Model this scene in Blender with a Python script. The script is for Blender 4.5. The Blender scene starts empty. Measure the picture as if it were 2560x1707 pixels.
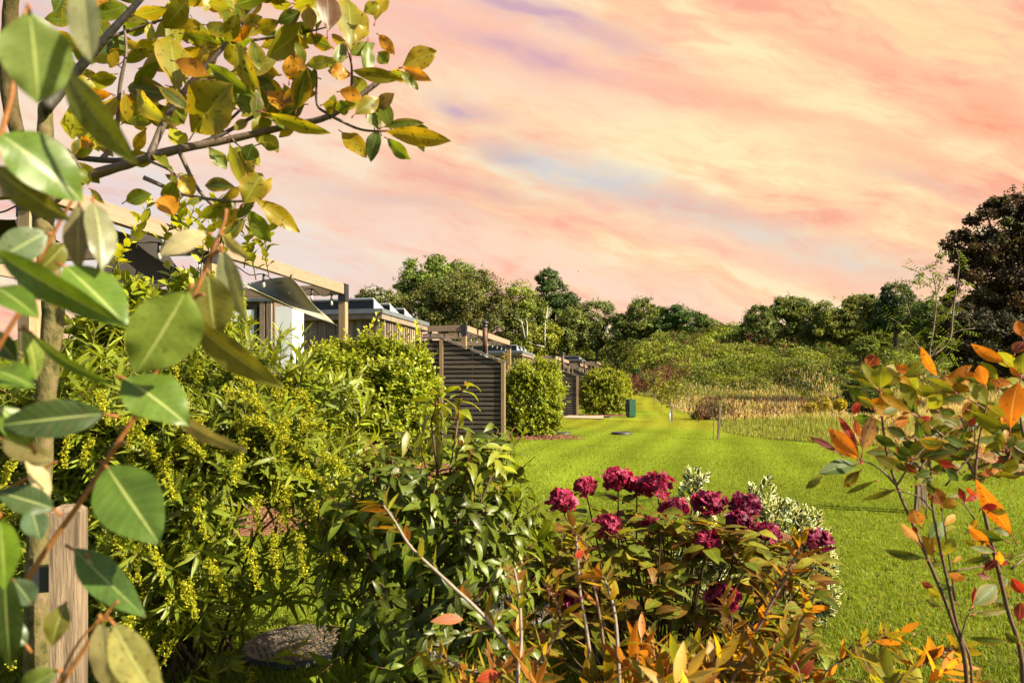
import bpy, math, random
import numpy as np
R = math.radians
sc = bpy.context.scene
C = bpy.data.collections.new("place"); sc.collection.children.link(C)

# ------------------------------------------------------------------ camera
F, CX, HY, EYE = 1707.0, 1280.0, 977.0, 1.3      # photo pixels: focal length, centre column, horizon row; eye height
cd = bpy.data.cameras.new("camera"); cam = bpy.data.objects.new("camera", cd); C.objects.link(cam)
cam.location = (0, 0, EYE); cam.rotation_euler = (R(90), 0, 0)
cd.sensor_width = 36; cd.lens = 24.0; cd.shift_y = 123.5/2560; cd.clip_start = 0.05; cd.clip_end = 3000
cd.dof.use_dof = True; cd.dof.focus_distance = 5.0; cd.dof.aperture_fstop = 6.3
sc.camera = cam
sc.view_settings.view_transform = 'Standard'; sc.view_settings.look = 'None'
sc.view_settings.exposure = 2.0; sc.view_settings.gamma = 1
sc.cycles.max_bounces = 6; sc.cycles.diffuse_bounces = 3; sc.cycles.transmission_bounces = 4
sc.cycles.transparent_max_bounces = 6; sc.cycles.caustics_reflective = False; sc.cycles.caustics_refractive = False
sc.cycles.sample_clamp_indirect = 6

# ------------------------------------------------------------------ sun
SUN_AZ, SUN_EL = R(110), R(36)        # azimuth measured from the view direction towards the right
sd = bpy.data.lights.new("sun", 'SUN'); sd.energy = 5.0; sd.angle = R(0.5); sd.color = (1.0, 0.88, 0.64)
sun = bpy.data.objects.new("sun", sd); C.objects.link(sun)
sun.rotation_euler = (R(90)-SUN_EL, 0, -SUN_AZ+math.pi)

# ------------------------------------------------------------------ sky
def lin(r, g, b):
    f = lambda c: ((c/255+0.055)/1.055)**2.4 if c > 10 else c/255/12.92
    return (f(r), f(g), f(b))
def build_world():
    w = bpy.data.worlds.new("World"); sc.world = w; w.use_nodes = True
    nt = w.node_tree; N = nt.nodes; L = nt.links; N.clear()
    def m(op, a, b=None, c=None, clamp=False):
        n = N.new('ShaderNodeMath'); n.operation = op; n.use_clamp = clamp
        for i, v in enumerate((a, b, c)):
            if v is None: continue
            if isinstance(v, (int, float)): n.inputs[i].default_value = v
            else: L.new(v, n.inputs[i])
        return n.outputs[0]
    def mix(f, a, b):
        n = N.new('ShaderNodeMix'); n.data_type = 'RGBA'; n.clamp_factor = True
        for s, v in ((0, f), (6, a), (7, b)):
            if isinstance(v, (int, float)): n.inputs[s].default_value = v
            elif isinstance(v, tuple): n.inputs[s].default_value = (*v, 1)
            else: L.new(v, n.inputs[s])
        return n.outputs[2]
    def vec(x, y, z=0.0):
        n = N.new('ShaderNodeCombineXYZ')
        for i, v in enumerate((x, y, z)):
            if isinstance(v, (int, float)): n.inputs[i].default_value = v
            else: L.new(v, n.inputs[i])
        return n.outputs[0]
    def noise(v, scale, detail=5, rough=0.55, dist=0.0):
        n = N.new('ShaderNodeTexNoise'); n.inputs['Scale'].default_value = scale
        n.inputs['Detail'].default_value = detail; n.inputs['Roughness'].default_value = rough
        n.inputs['Distortion'].default_value = dist; L.new(v, n.inputs['Vector']); return n
    tc = N.new('ShaderNodeTexCoord'); sp = N.new('ShaderNodeSeparateXYZ'); L.new(tc.outputs['Generated'], sp.inputs[0])
    X, Y, Z = sp.outputs
    yy = m('MAXIMUM', Y, 0.06)
    u = m('DIVIDE', X, yy); v = m('DIVIDE', Z, yy)
    # soft swirl of the cloud field
    wn = noise(vec(m('MULTIPLY', u, 2.2), m('MULTIPLY', v, 4.5)), 1.0, 4, 0.55)
    ws = N.new('ShaderNodeSeparateColor'); L.new(wn.outputs['Color'], ws.inputs[0])
    uw = m('ADD', u, m('MULTIPLY', m('SUBTRACT', ws.outputs[0], 0.5), 0.17))
    vw = m('ADD', v, m('MULTIPLY', m('SUBTRACT', ws.outputs[1], 0.5), 0.085))
    wf = noise(vec(m('MULTIPLY', uw, 7.0), m('MULTIPLY', vw, 16.0), 5.0), 1.0, 3, 0.5)
    wt = N.new('ShaderNodeSeparateColor'); L.new(wf.outputs['Color'], wt.inputs[0])
    uw = m('ADD', uw, m('MULTIPLY', m('SUBTRACT', wt.outputs[0], 0.5), 0.05)); vw = m('ADD', vw, m('MULTIPLY', m('SUBTRACT', wt.outputs[1], 0.5), 0.028))
    A = R(14); ca, sa = math.cos(A), math.sin(A)
    al = m('SUBTRACT', m('MULTIPLY', uw, ca), m('MULTIPLY', vw, sa))       # along the streaks
    ac = m('SUBTRACT', m('MULTIPLY', uw, -sa), m('MULTIPLY', vw, ca))      # across (downwards)
    n1 = noise(vec(m('MULTIPLY', al, 2.3), m('MULTIPLY', ac, 6.4)), 1.6, 7, 0.58, 0.15).outputs[0]
    n2 = noise(vec(m('MULTIPLY', al, 7.5), m('MULTIPLY', ac, 27.0), 3.0), 1.0, 5, 0.6, 0.0).outputs[0]
    n3 = noise(vec(m('MULTIPLY', al, 17.0), m('MULTIPLY', ac, 64.0), 9.0), 1.0, 4, 0.6, 0.0).outputs[0]
    cr = N.new('ShaderNodeValToRGB'); L.new(m('ADD', m('ADD', m('MULTIPLY', n1, 0.52), m('MULTIPLY', n2, 0.32)), m('MULTIPLY', n3, 0.16)), cr.inputs[0])
    el = cr.color_ramp.elements
    el[0].position = 0.395; el[0].color = (*lin(245, 172, 150), 1)
    el[1].position = 0.58; el[1].color = (*lin(255, 238, 196), 1)
    e = el.new(0.452); e.color = (*lin(250, 194, 166), 1)
    e = el.new(0.512); e.color = (*lin(253, 211, 170), 1)
    col = cr.outputs[0]
    blobs = [
        (1700, 330, 520, 95, (255, 240, 190), .68), (1400, 240, 240, 70, (255, 226, 196), .5),
        (1950, 190, 420, 60, (255, 232, 182), .6), (2350, 60, 380, 70, (254, 218, 168), .75),
        (2500, 300, 190, 60, (249, 160, 132), .8), (2080, 120, 330, 26, (250, 182, 150), .55),
        (1560, 205, 280, 34, (246, 178, 160), .6), (1900, 260, 260, 22, (250, 186, 150), .55),
        (1130, 70, 400, 110, (243, 188, 184), .7), (1360, 45, 220, 26, (208, 172, 190), 1.0), (1290, 140, 150, 22, (216, 174, 186), .9), (960, 500, 230, 34, (216, 176, 172), .9), (1190, 470, 200, 24, (226, 178, 168), .8),
        (1180, 268, 75, 20, (206, 176, 190), 1.0), (2180, 380, 300, 40, (251, 190, 155), .5),
        (1300, 385, 80, 24, (186, 174, 190), 1.0), (1470, 440, 190, 46, (212, 210, 212), 1.0),
        (1750, 525, 190, 26, (212, 190, 188), .7), (2010, 625, 320, 36, (220, 214, 206), .85),
        (2280, 460, 170, 22, (222, 180, 172), .5), (1010, 560, 330, 34, (226, 176, 160), .65),
        (1230, 605, 330, 36, (255, 226, 190), .6), (1750, 600, 260, 26, (255, 228, 194), .55),
        (1500, 710, 800, 60, (252, 216, 196), .8), (2100, 700, 420, 34, (245, 196, 180), .6),
        (420, 600, 480, 170, (222, 220, 230), .92), (320, 90, 480, 190, (216, 196, 206), .85),
        (420, 330, 420, 90, (246, 222, 208), .7), (800, 690, 260, 60, (236, 220, 214), .7),
    ]
    for px, py, rx, ry, c, s in blobs:
        bu, bv = (px-CX)/F, (HY-py)/F
        a0 = bu*ca - bv*sa; c0 = -bu*sa - bv*ca
        dx = m('MULTIPLY', m('SUBTRACT', al, a0), F/rx); dy = m('MULTIPLY', m('SUBTRACT', ac, c0), F/ry)
        r2 = m('ADD', m('MULTIPLY', dx, dx), m('MULTIPLY', dy, dy))
        k = m('EXPONENT', m('MULTIPLY', r2, -0.8))
        k = m('MULTIPLY', k, m('MULTIPLY_ADD', m('ADD', m('MULTIPLY', n2, .55), m('MULTIPLY', n3, .45)), 3.6, -0.85))
        col = mix(m('MULTIPLY', k, s), col, lin(*c))
    sc5 = N.new('ShaderNodeMix'); sc5.data_type = 'RGBA'; sc5.blend_type = 'MULTIPLY'; sc5.inputs[0].default_value = 1
    L.new(col, sc5.inputs[6]); sc5.inputs[7].default_value = (4.85, 4.72, 4.5, 1)
    sky = N.new('ShaderNodeTexSky'); sky.sky_type = 'NISHITA'; sky.sun_disc = False
    sky.sun_elevation = SUN_EL; sky.sun_rotation = SUN_AZ; sky.dust_density = 2.0
    def ss(x, a, b):
        n = N.new('ShaderNodeMapRange'); n.interpolation_type = 'SMOOTHSTEP'
        L.new(x, n.inputs[0]); n.inputs[1].default_value = a; n.inputs[2].default_value = b; return n.outputs[0]
    f = m('MULTIPLY', ss(Y, 0.15, 0.55), m('SUBTRACT', 1.0, ss(Z, 0.52, 0.75)))
    fin = mix(f, sky.outputs[0], sc5.outputs[2])
    bg = N.new('ShaderNodeBackground'); L.new(fin, bg.inputs[0]); bg.inputs[1].default_value = 0.055
    out = N.new('ShaderNodeOutputWorld'); L.new(bg.outputs[0], out.inputs[0])
build_world()

# ------------------------------------------------------------------ helpers
def ss(a, b, x):
    t = np.clip((np.asarray(x, float)-a)/(b-a), 0, 1); return t*t*(3-2*t)
def P(px, py, Y):
    return np.array([(px-CX)/F*Y, Y, EYE+(HY-py)/F*Y])
def unit(a):
    a = np.asarray(a, float); return a/np.maximum(np.linalg.norm(a, axis=-1, keepdims=True), 1e-9)
def vnoise(x, y, seed=0):
    x = np.asarray(x, float); y = np.asarray(y, float)
    ix = np.floor(x).astype(np.int64); iy = np.floor(y).astype(np.int64); fx = x-ix; fy = y-iy
    fx = fx*fx*(3-2*fx); fy = fy*fy*(3-2*fy)
    def h(a, b):
        k = (a*374761393 + b*668265263 + seed*1442695041) & 0x7fffffff
        k = ((k ^ (k >> 13))*1274126177) & 0x7fffffff
        return ((k ^ (k >> 16)) & 0xffff)/65535.0
    return (h(ix, iy)*(1-fx)+h(ix+1, iy)*fx)*(1-fy)+(h(ix, iy+1)*(1-fx)+h(ix+1, iy+1)*fx)*fy
def fbm(x, y, seed=0, o=4):
    s = 0; a = 0.5
    for i in range(o):
        s = s+a*vnoise(x*2**i, y*2**i, seed+i*7); a *= .5
    return s/(1-.5**o)
def hillmask(x, y):
    px = x/np.maximum(y, 1)*F+CX
    foot = 50+15*(1-ss(1440, 1720, px))
    return ss(0, 1, (y-foot)/45.0)
def hgt(x, y):
    x = np.asarray(x, float); y = np.asarray(y, float)
    k = hillmask(x, y)
    px = x/np.maximum(y, 1)*F+CX
    z = (0.75+1.0*ss(1500, 1600, px))*ss(36, 75, y)+8.0*k
    return z+np.minimum(k*8, 1)*((fbm(x*.16, y*.16, 3)-.5)*2.6+(fbm(x*.45, y*.38, 4)-.5)*1.6) + (1-ss(0, 6, y))*0.0
MEADOW = [(7.9, 16.4), (6.8, 18.8), (6.7, 21.5), (9.1, 30.4), (10.2, 41), (10.7, 50), (11.3, 58), (30, 64), (60, 66), (60, 22), (20, 15.5), (11, 15.0)]
def inpoly(x, y, poly):
    c = np.zeros(np.shape(x), bool); n = len(poly)
    for i in range(n):
        (x0, y0), (x1, y1) = poly[i], poly[(i+1) % n]
        c ^= ((y0 > y) != (y1 > y)) & (x < (x1-x0)*(y-y0)/(y1-y0+1e-12)+x0)
    return c

class MB:
    """collects shapes and links them as ONE mesh object"""
    def __init__(s): s.V = []; s.F = []; s.C = []; s.U = []; s.n = 0
    def add(s, V, faces, C=None, U=None):
        V = np.asarray(V, float).reshape(-1, 3); k = len(V)
        for f in (faces if isinstance(faces, list) else [faces]):
            s.F.append(np.asarray(f, np.int64)+s.n)
        C = np.broadcast_to(np.asarray((1, 1, 1) if C is None else C, float), (k, 3))
        U = np.zeros((k, 3)) if U is None else np.broadcast_to(np.asarray(U, float), (k, 3))
        s.V.append(V); s.C.append(C); s.U.append(U); s.n += k
    def box(s, x0, x1, y0, y1, z0, z1, C=None):
        V = [(x, y, z) for x in (x0, x1) for y in (y0, y1) for z in (z0, z1)]
        s.add(V, np.array([[0, 1, 3, 2], [4, 6, 7, 5], [0, 4, 5, 1], [2, 3, 7, 6], [0, 2, 6, 4], [1, 5, 7, 3]]), C, np.random.rand(3))
    def bar(s, a, b, w, h, C=None, up=(0, 0, 1)):
        a = np.array(a, float); b = np.array(b, float); d = unit(b-a)
        sd_ = np.cross(d, up); sd_ = unit(sd_) if np.linalg.norm(sd_) > 1e-6 else np.array([1., 0, 0]); u = np.cross(sd_, d)
        V = [p+sd_*i*w/2+u*j*h/2 for p in (a, b) for i in (-1, 1) for j in (-1, 1)]
        s.add(V, np.array([[0, 1, 3, 2], [4, 6, 7, 5], [0, 4, 5, 1], [2, 3, 7, 6], [0, 2, 6, 4], [1, 5, 7, 3]]), C, np.random.rand(3))
    def tube(s, pts, rad, C=None, sides=6, sub=4, wob=0.0):
        pts = np.asarray(pts, float); n = len(pts); rad = np.broadcast_to(np.asarray(rad, float), (n,)) if np.ndim(rad) == 0 else np.interp(np.linspace(0, 1, n), np.linspace(0, 1, len(rad)), rad)
        if sub > 1 and n > 2:
            q = np.vstack([2*pts[0]-pts[1], pts, 2*pts[-1]-pts[-2]]); o = []; ro = []
            for i in range(n-1):
                p0, p1, p2, p3 = q[i:i+4]
                for t in np.arange(sub)/sub:
                    o.append(.5*(2*p1+(p2-p0)*t+(2*p0-5*p1+4*p2-p3)*t*t+(3*p1-p0-3*p2+p3)*t**3)); ro.append(rad[i]*(1-t)+rad[i+1]*t)
            o.append(pts[-1]); ro.append(rad[-1]); pts = np.array(o); rad = np.array(ro); n = len(pts)
        d = unit(np.gradient(pts, axis=0)); ref = np.array([0.3, 0.2, 1.0]) if abs(d[0][2]) < .8 else np.array([1., .3, 0])
        a = unit(np.cross(d, ref)); b = np.cross(d, a); th = np.arange(sides)*2*math.pi/sides
        if wob: rad = rad*(1+wob*(np.random.rand(n)-.5))
        V = pts[:, None]+rad[:, None, None]*(a[:, None]*np.cos(th)[None, :, None]+b[:, None]*np.sin(th)[None, :, None])
        i = np.arange(n-1)[:, None]*sides; j = np.arange(sides)[None]; j2 = (j+1) % sides
        f = np.stack([i+j, i+j2, i+sides+j2, i+sides+j], -1).reshape(-1, 4)
        U = np.zeros((n, sides, 3)); U[..., 0] = th/6.283; U[..., 1] = np.linspace(0, 1, n)[:, None]
        caps = [np.arange(sides)[None, ::-1], (np.arange(sides)+(n-1)*sides)[None]]
        s.add(V.reshape(-1, 3), [f]+caps, C, U.reshape(-1, 3)); return pts
    def lathe(s, c, prof, C=None, sides=24):
        th = np.arange(sides)*2*math.pi/sides; pr = np.array(prof, float)
        V = np.stack([pr[:, 0:1]*np.cos(th), pr[:, 0:1]*np.sin(th), np.repeat(pr[:, 1:2], sides, 1)], -1)+np.array(c)
        i = np.arange(len(pr)-1)[:, None]*sides; j = np.arange(sides)[None]; j2 = (j+1) % sides
        s.add(V.reshape(-1, 3), [np.stack([i+j, i+j2, i+sides+j2, i+sides+j], -1).reshape(-1, 4)], C)
    def leaves(s, B, D, Nn, Ln, W, col, curl=0.3, fold=0.25, prof='oval', nt=6, wave=0.0, three=True):
        """many leaves at once: base, axis, upper normal, length, width, colour"""
        B = np.atleast_2d(np.asarray(B, float)); n = len(B)
        if n == 0: return
        D = unit(np.broadcast_to(np.asarray(D, float), (n, 3))); Nn = np.broadcast_to(np.asarray(Nn, float), (n, 3))
        Nn = unit(Nn-D*np.sum(Nn*D, -1, keepdims=True)+1e-6); S = np.cross(D, Nn)
        bc = lambda v: np.broadcast_to(np.asarray(v, float), (n,))
        Ln, W, curl, fold, wave = map(bc, (Ln, W, curl, fold, wave)); col = np.broadcast_to(np.asarray(col, float), (n, 3))
        t = np.linspace(0, 1, nt)
        if prof == 'oval': p = np.sin(math.pi*np.clip(t*.99+.008, 0, 1)**.88)**.92
        elif prof == 'lance': p = np.sin(math.pi*np.clip(t, .02, .99)**.8)**.95
        elif prof == 'obo': p = np.sin(math.pi*np.clip(t*.985+.01, 0, 1)**1.08)**.95
        elif prof == 'ovate': p = np.sin(math.pi*np.clip(t*.98+.015, 0, 1)**.68)**.85
        elif prof == 'petal': p = np.sin(math.pi*np.clip(t*.8+.06, 0, 1)**1.0)**.6
        elif prof == 'blade': p = (1-t)**.6+.04
        p = np.maximum(p, .03)
        k = np.array([-1, 0, 1.]) if three is True else (np.array([-1, 1.]) if three is False else np.array(three))
        cu = np.where(np.abs(curl) < 1e-3, 1e-3, curl)[:, None]
        ax = np.sin(cu*t)/cu*Ln[:, None]; dz = -(1-np.cos(cu*t))/cu*Ln[:, None]
        hw = W[:, None]*.5*p
        ph = np.random.rand(n)[:, None, None]*6.28
        ak = np.abs(k)[None, None]; lift = fold[:, None, None]*(ak**1.25-.45*ak**3)*1.5*hw[..., None] + wave[:, None, None]*W[:, None, None]*(np.sin(t[None, :, None]*11+ph+k[None, None]*1.3)+.5*np.sin(t[None, :, None]*23+ph*2-k[None, None]*2))*ak**2
        # the normal tilts as the leaf bends
        nx = np.sin(cu*t)[..., None]; nz = np.cos(cu*t)[..., None]
        NN = Nn[:, None]*nz+D[:, None]*nx
        V = B[:, None, None]+(D[:, None]*ax[..., None]+Nn[:, None]*dz[..., None])[:, :, None]+S[:, None, None]*(k[None, None]*hw[..., None])[..., None]+NN[:, :, None]*lift[..., None]
        m_ = len(k); g = np.arange(n)[:, None, None]*nt*m_+np.arange(nt-1)[None, :, None]*m_+np.arange(m_-1)[None, None]
        f = np.stack([g, g+1, g+m_+1, g+m_], -1).reshape(-1, 4)
        U = np.zeros((n, nt, m_, 3)); U[..., 0] = k; U[..., 1] = t[None, :, None]; U[..., 2] = np.random.rand(n)[:, None, None]
        s.add(V.reshape(-1, 3), f, np.broadcast_to(col[:, None, None], V.shape).reshape(-1, 3), U.reshape(-1, 3))
    def quads(s, Cn, D, Nn, Ln, W, col):
        """small pointed leaf faces, four corners each"""
        n = len(Cn); D = unit(D); Nn = unit(Nn-D*np.sum(Nn*D, -1, keepdims=True)+1e-6); S = np.cross(D, Nn)
        Ln = np.broadcast_to(Ln, (n,))[:, None]; W = np.broadcast_to(W, (n,))[:, None]
        V = np.stack([Cn-D*Ln*.5, Cn+S*W*.5-Nn*W*.12, Cn+D*Ln*.5, Cn-S*W*.5-Nn*W*.12], 1)
        U = np.zeros((n, 4, 3)); U[:, :, 2] = np.random.rand(n)[:, None]
        s.add(V.reshape(-1, 3), np.arange(n*4).reshape(-1, 4), np.repeat(np.broadcast_to(col, (n, 3)), 4, 0), U.reshape(-1, 3))
    def tris(s, V, col):
        V = np.asarray(V); n = len(V); s.add(V.reshape(-1, 3), np.arange(n*3).reshape(-1, 3), np.repeat(np.broadcast_to(col, (n, 3)), 3, 0))
    def build(s, name, mat, parent=None, smooth=True, loc=None):
        V = np.concatenate(s.V); Cc = np.concatenate(s.C); U = np.concatenate(s.U)
        me = bpy.data.meshes.new(name); me.vertices.add(len(V)); me.vertices.foreach_set('co', V.ravel().astype(np.float32))
        tot = np.concatenate([np.full(len(f), f.shape[1]) for f in s.F]); idx = np.concatenate([f.ravel() for f in s.F])
        me.loops.add(len(idx)); me.loops.foreach_set('vertex_index', idx.astype(np.int32))
        me.polygons.add(len(tot)); st = np.concatenate([[0], np.cumsum(tot)[:-1]])
        me.polygons.foreach_set('loop_start', st.astype(np.int32)); me.polygons.foreach_set('loop_total', tot.astype(np.int32))
        me.update(calc_edges=True)
        a = me.attributes.new('Col', 'FLOAT_COLOR', 'POINT'); a.data.foreach_set('color', np.hstack([Cc, np.ones((len(Cc), 1))]).ravel().astype(np.float32))
        a = me.attributes.new('luv', 'FLOAT_VECTOR', 'POINT'); a.data.foreach_set('vector', U.ravel().astype(np.float32))
        me.polygons.foreach_set('use_smooth', np.full(len(tot), smooth, bool))
        me.materials.append(mat); me.update()
        o = bpy.data.objects.new(name, me); C.objects.link(o)
        if parent is not None: o.parent = parent
        if loc is not None: o.location = loc
        return o
def tag(o, label=None, cat=None, group=None, kind=None):
    if label: o['label'] = label
    if cat: o['category'] = cat
    if group: o['group'] = group
    if kind: o['kind'] = kind
    return o
def thing(name, label, cat, loc=(0, 0, 0), rz=0, group=None):
    o = bpy.data.objects.new(name, None); C.objects.link(o); o.location = loc; o.rotation_euler = (0, 0, rz)
    o.empty_display_size = .2
    return tag(o, label, cat, group)
def dup(root, loc, rz=None, label=None, group=None, scale=None, skip=()):
    r = root.copy(); C.objects.link(r); r.location = loc
    if rz is not None: r.rotation_euler = (0, 0, rz)
    if label: r['label'] = label
    if group: r['group'] = group
    if scale is not None: r.scale = scale
    for ch in list(root.children):
        if ch.name.split('.')[0] in skip: continue
        c = ch.copy(); C.objects.link(c); c.parent = r
        for g in ch.children:
            d = g.copy(); C.objects.link(d); d.parent = c
    return r

# ------------------------------------------------------------------ materials
MATS = {}
def newmat(name):
    m = bpy.data.materials.new(name); m.use_nodes = True; nt = m.node_tree; nt.nodes.clear(); MATS[name] = m
    return m, nt.nodes, nt.links
def leaf_mat(name, rough=.42, spec=.35, transl=.38, vein=0.0, back=None, margin=None, var=.35, vscale=40, edge=None, tb=(1.5, 1.35, .55)):
    m, N, L = newmat(name)
    at = N.new('ShaderNodeAttribute'); at.attribute_name = 'Col'; uv = N.new('ShaderNodeAttribute'); uv.attribute_name = 'luv'
    sp = N.new('ShaderNodeSeparateXYZ'); L.new(uv.outputs['Vector'], sp.inputs[0])
    def mth(op, a, b=None, c=None):
        n = N.new('ShaderNodeMath'); n.operation = op
        for i, v in enumerate((a, b, c)):
            if v is None: continue
            if isinstance(v, (int, float)): n.inputs[i].default_value = v
            else: L.new(v, n.inputs[i])
        return n.outputs[0]
    def mixc(f, a, b, bt='MIX'):
        n = N.new('ShaderNodeMix'); n.data_type = 'RGBA'; n.blend_type = bt; n.clamp_factor = True
        for s_, v in ((0, f), (6, a), (7, b)):
            if isinstance(v, (int, float)): n.inputs[s_].default_value = v
            elif isinstance(v, tuple): n.inputs[s_].default_value = (*v, 1)
            else: L.new(v, n.inputs[s_])
        return n.outputs[2]
    tcn = N.new('ShaderNodeTexCoord')
    no = N.new('ShaderNodeTexNoise'); no.inputs['Scale'].default_value = vscale; no.inputs['Detail'].default_value = 3; L.new(tcn.outputs['Object'], no.inputs['Vector'])
    k = mth('MULTIPLY_ADD', no.outputs[0], var*2*.80, (1-var)*.80)
    cc = N.new('ShaderNodeCombineColor'); [L.new(k, cc.inputs[i]) for i in range(3)]
    col = mixc(1.0, at.outputs['Color'], cc.outputs[0], 'MULTIPLY')
    au = mth('ABSOLUTE', sp.outputs[0])
    if edge:
        e = mth('MULTIPLY', mth('MULTIPLY', mth('POWER', au, 2.0), mth('POWER', sp.outputs[2], 1.5)), mth('MULTIPLY_ADD', no.outputs[0], 1.6, .1)); col = mixc(e, col, edge)
    if margin:
        e = mth('GREATER_THAN', mth('ADD', au, mth('MULTIPLY', mth('SUBTRACT', no.outputs[0], .5), .4)), .60); col = mixc(e, col, margin)
    if vein:
        mid = mth('LESS_THAN', au, .05); 
        w = N.new('ShaderNodeTexWave'); w.wave_type = 'BANDS'; w.bands_direction = 'X'; w.inputs['Scale'].default_value = 3.2; w.inputs['Distortion'].default_value = .8; w.inputs['Detail'].default_value = 1
        cb = N.new('ShaderNodeCombineXYZ'); L.new(mth('SUBTRACT', sp.outputs[1], mth('MULTIPLY', au, .16)), cb.inputs[0]); L.new(mth('MULTIPLY', sp.outputs[2], 9.0), cb.inputs[2]); L.new(cb.outputs[0], w.inputs['Vector'])
        sv = mth('MULTIPLY', mth('POWER', w.outputs['Fac'], 8.0), .09)
        e = mth('MULTIPLY', mth('MAXIMUM', mid, sv), vein)
        col = mixc(e, col, mixc(.5, col, (.42, .46, .16)))
    if vein:                                             # small brown blemishes
        sn = N.new('ShaderNodeTexNoise'); sn.inputs['Scale'].default_value = vscale*4.5; sn.inputs['Detail'].default_value = 2; L.new(tcn.outputs['Object'], sn.inputs['Vector'])
        col = mixc(mth('MULTIPLY', mth('GREATER_THAN', mth('ADD', sn.outputs[0], mth('MULTIPLY', sp.outputs[2], .08)), .70), .8), col, (.07, .04, .012))
    if back:
        gm = N.new('ShaderNodeNewGeometry'); col = mixc(mth('MULTIPLY', gm.outputs['Backfacing'], back[1]), col, back[0])
    pb = N.new('ShaderNodeBsdfPrincipled'); L.new(col, pb.inputs['Base Color']); pb.inputs['Roughness'].default_value = rough
    pb.inputs['Specular IOR Level'].default_value = spec
    tr = N.new('ShaderNodeBsdfTranslucent'); L.new(mixc(1.0, col, tb, 'MULTIPLY'), tr.inputs[0])
    if vein:
        bp = N.new('ShaderNodeBump'); bp.inputs['Strength'].default_value = .25; bp.inputs['Distance'].default_value = .002; L.new(e, bp.inputs['Height']); L.new(bp.outputs[0], pb.inputs['Normal'])
    mx = N.new('ShaderNodeMixShader'); mx.inputs[0].default_value = transl; L.new(pb.outputs[0], mx.inputs[1]); L.new(tr.outputs[0], mx.inputs[2])
    o = N.new('ShaderNodeOutputMaterial'); L.new(mx.outputs[0], o.inputs[0]); return m
def solid_mat(name, c1, c2=None, scale=20, rough=.6, spec=.4, metal=0, stretch=(1, 1, 1), bump=0, attr=True, detail=6, c3=None):
    m, N, L = newmat(name)
    tcn = N.new('ShaderNodeTexCoord'); mp = N.new('ShaderNodeMapping'); mp.inputs['Scale'].default_value = stretch; L.new(tcn.outputs['Object'], mp.inputs[0])
    no = N.new('ShaderNodeTexNoise'); no.inputs['Scale'].default_value = scale; no.inputs['Detail'].default_value = detail; no.inputs['Roughness'].default_value = .62
    uv = N.new('ShaderNodeAttribute'); uv.attribute_name = 'luv'
    va = N.new('ShaderNodeVectorMath'); va.operation = 'ADD'; sv = N.new('ShaderNodeVectorMath'); sv.operation = 'SCALE'; sv.inputs['Scale'].default_value = 7.0
    L.new(uv.outputs['Vector'], sv.inputs[0]); L.new(mp.outputs[0], va.inputs[0]); L.new(sv.outputs[0], va.inputs[1]); L.new((va if attr == 'board' else mp).outputs[0], no.inputs['Vector'])
    cr = N.new('ShaderNodeValToRGB'); L.new(no.outputs[0], cr.inputs[0]); c2 = c2 or tuple(v*.7 for v in c1); c1, c2 = tuple(v*.72 for v in c1), tuple(v*.70 for v in c2)
    cr.color_ramp.elements[0].position = .32; cr.color_ramp.elements[0].color = (*c2, 1); cr.color_ramp.elements[1].position = .66; cr.color_ramp.elements[1].color = (*c1, 1)
    if c3: e = cr.color_ramp.elements.new(.5); e.color = (*c3, 1)
    at = N.new('ShaderNodeAttribute'); at.attribute_name = 'Col'
    mx = N.new('ShaderNodeMix'); mx.data_type = 'RGBA'; mx.blend_type = 'MULTIPLY'; mx.inputs[0].default_value = 1 if attr else 0
    L.new(cr.outputs[0], mx.inputs[6]); L.new(at.outputs['Color'], mx.inputs[7])
    pb = N.new('ShaderNodeBsdfPrincipled'); L.new(mx.outputs[2], pb.inputs['Base Color']); pb.inputs['Roughness'].default_value = rough
    pb.inputs['Specular IOR Level'].default_value = spec; pb.inputs['Metallic'].default_value = metal
    if bump:
        bp = N.new('ShaderNodeBump'); bp.inputs['Strength'].default_value = bump; bp.inputs['Distance'].default_value = .01; L.new(no.outputs[0], bp.inputs['Height']); L.new(bp.outputs[0], pb.inputs['Normal'])
    o = N.new('ShaderNodeOutputMaterial'); L.new(pb.outputs[0], o.inputs[0]); return m
def cloth_mat(name, c, tr):
    m, N, L = newmat(name)
    d = N.new('ShaderNodeBsdfDiffuse'); d.inputs[0].default_value = (*c, 1); t = N.new('ShaderNodeBsdfTranslucent'); t.inputs[0].default_value = (c[0]*.9, c[1]*.8, c[2]*.6, 1)
    x = N.new('ShaderNodeMixShader'); x.inputs[0].default_value = tr; L.new(d.outputs[0], x.inputs[1]); L.new(t.outputs[0], x.inputs[2])
    o = N.new('ShaderNodeOutputMaterial'); L.new(x.outputs[0], o.inputs[0]); return m

M_grass = leaf_mat('grass_blade', rough=.6, spec=.10, transl=.35, var=.1)
M_far = leaf_mat('far_leaf', rough=.6, spec=.15, transl=.22, var=.15, vscale=.5)
M_gris = leaf_mat('glossy_round_leaf', rough=.42, spec=.25, transl=.42, var=.12, vscale=9)
M_lance = leaf_mat('narrow_leaf', rough=.42, spec=.25, transl=.42, var=.12, vscale=14, vein=.5)
M_laurel = leaf_mat('laurel_leaf', rough=.38, spec=.28, transl=.40, var=.15, vscale=14, vein=.5)
M_phot = leaf_mat('photinia_leaf', rough=.5, spec=.15, transl=.52, var=.22, vscale=26, vein=.6, edge=(.26, .12, .012))
M_tree = leaf_mat('young_tree_leaf', rough=.4, spec=.3, transl=.56, var=.3, vscale=22, vein=.45, edge=(.34, .20, .012))
M_big = leaf_mat('downy_leaf', rough=.38, spec=.34, transl=.34, var=.42, vscale=70, vein=.9, back=((.24, .20, .09), .85))
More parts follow.
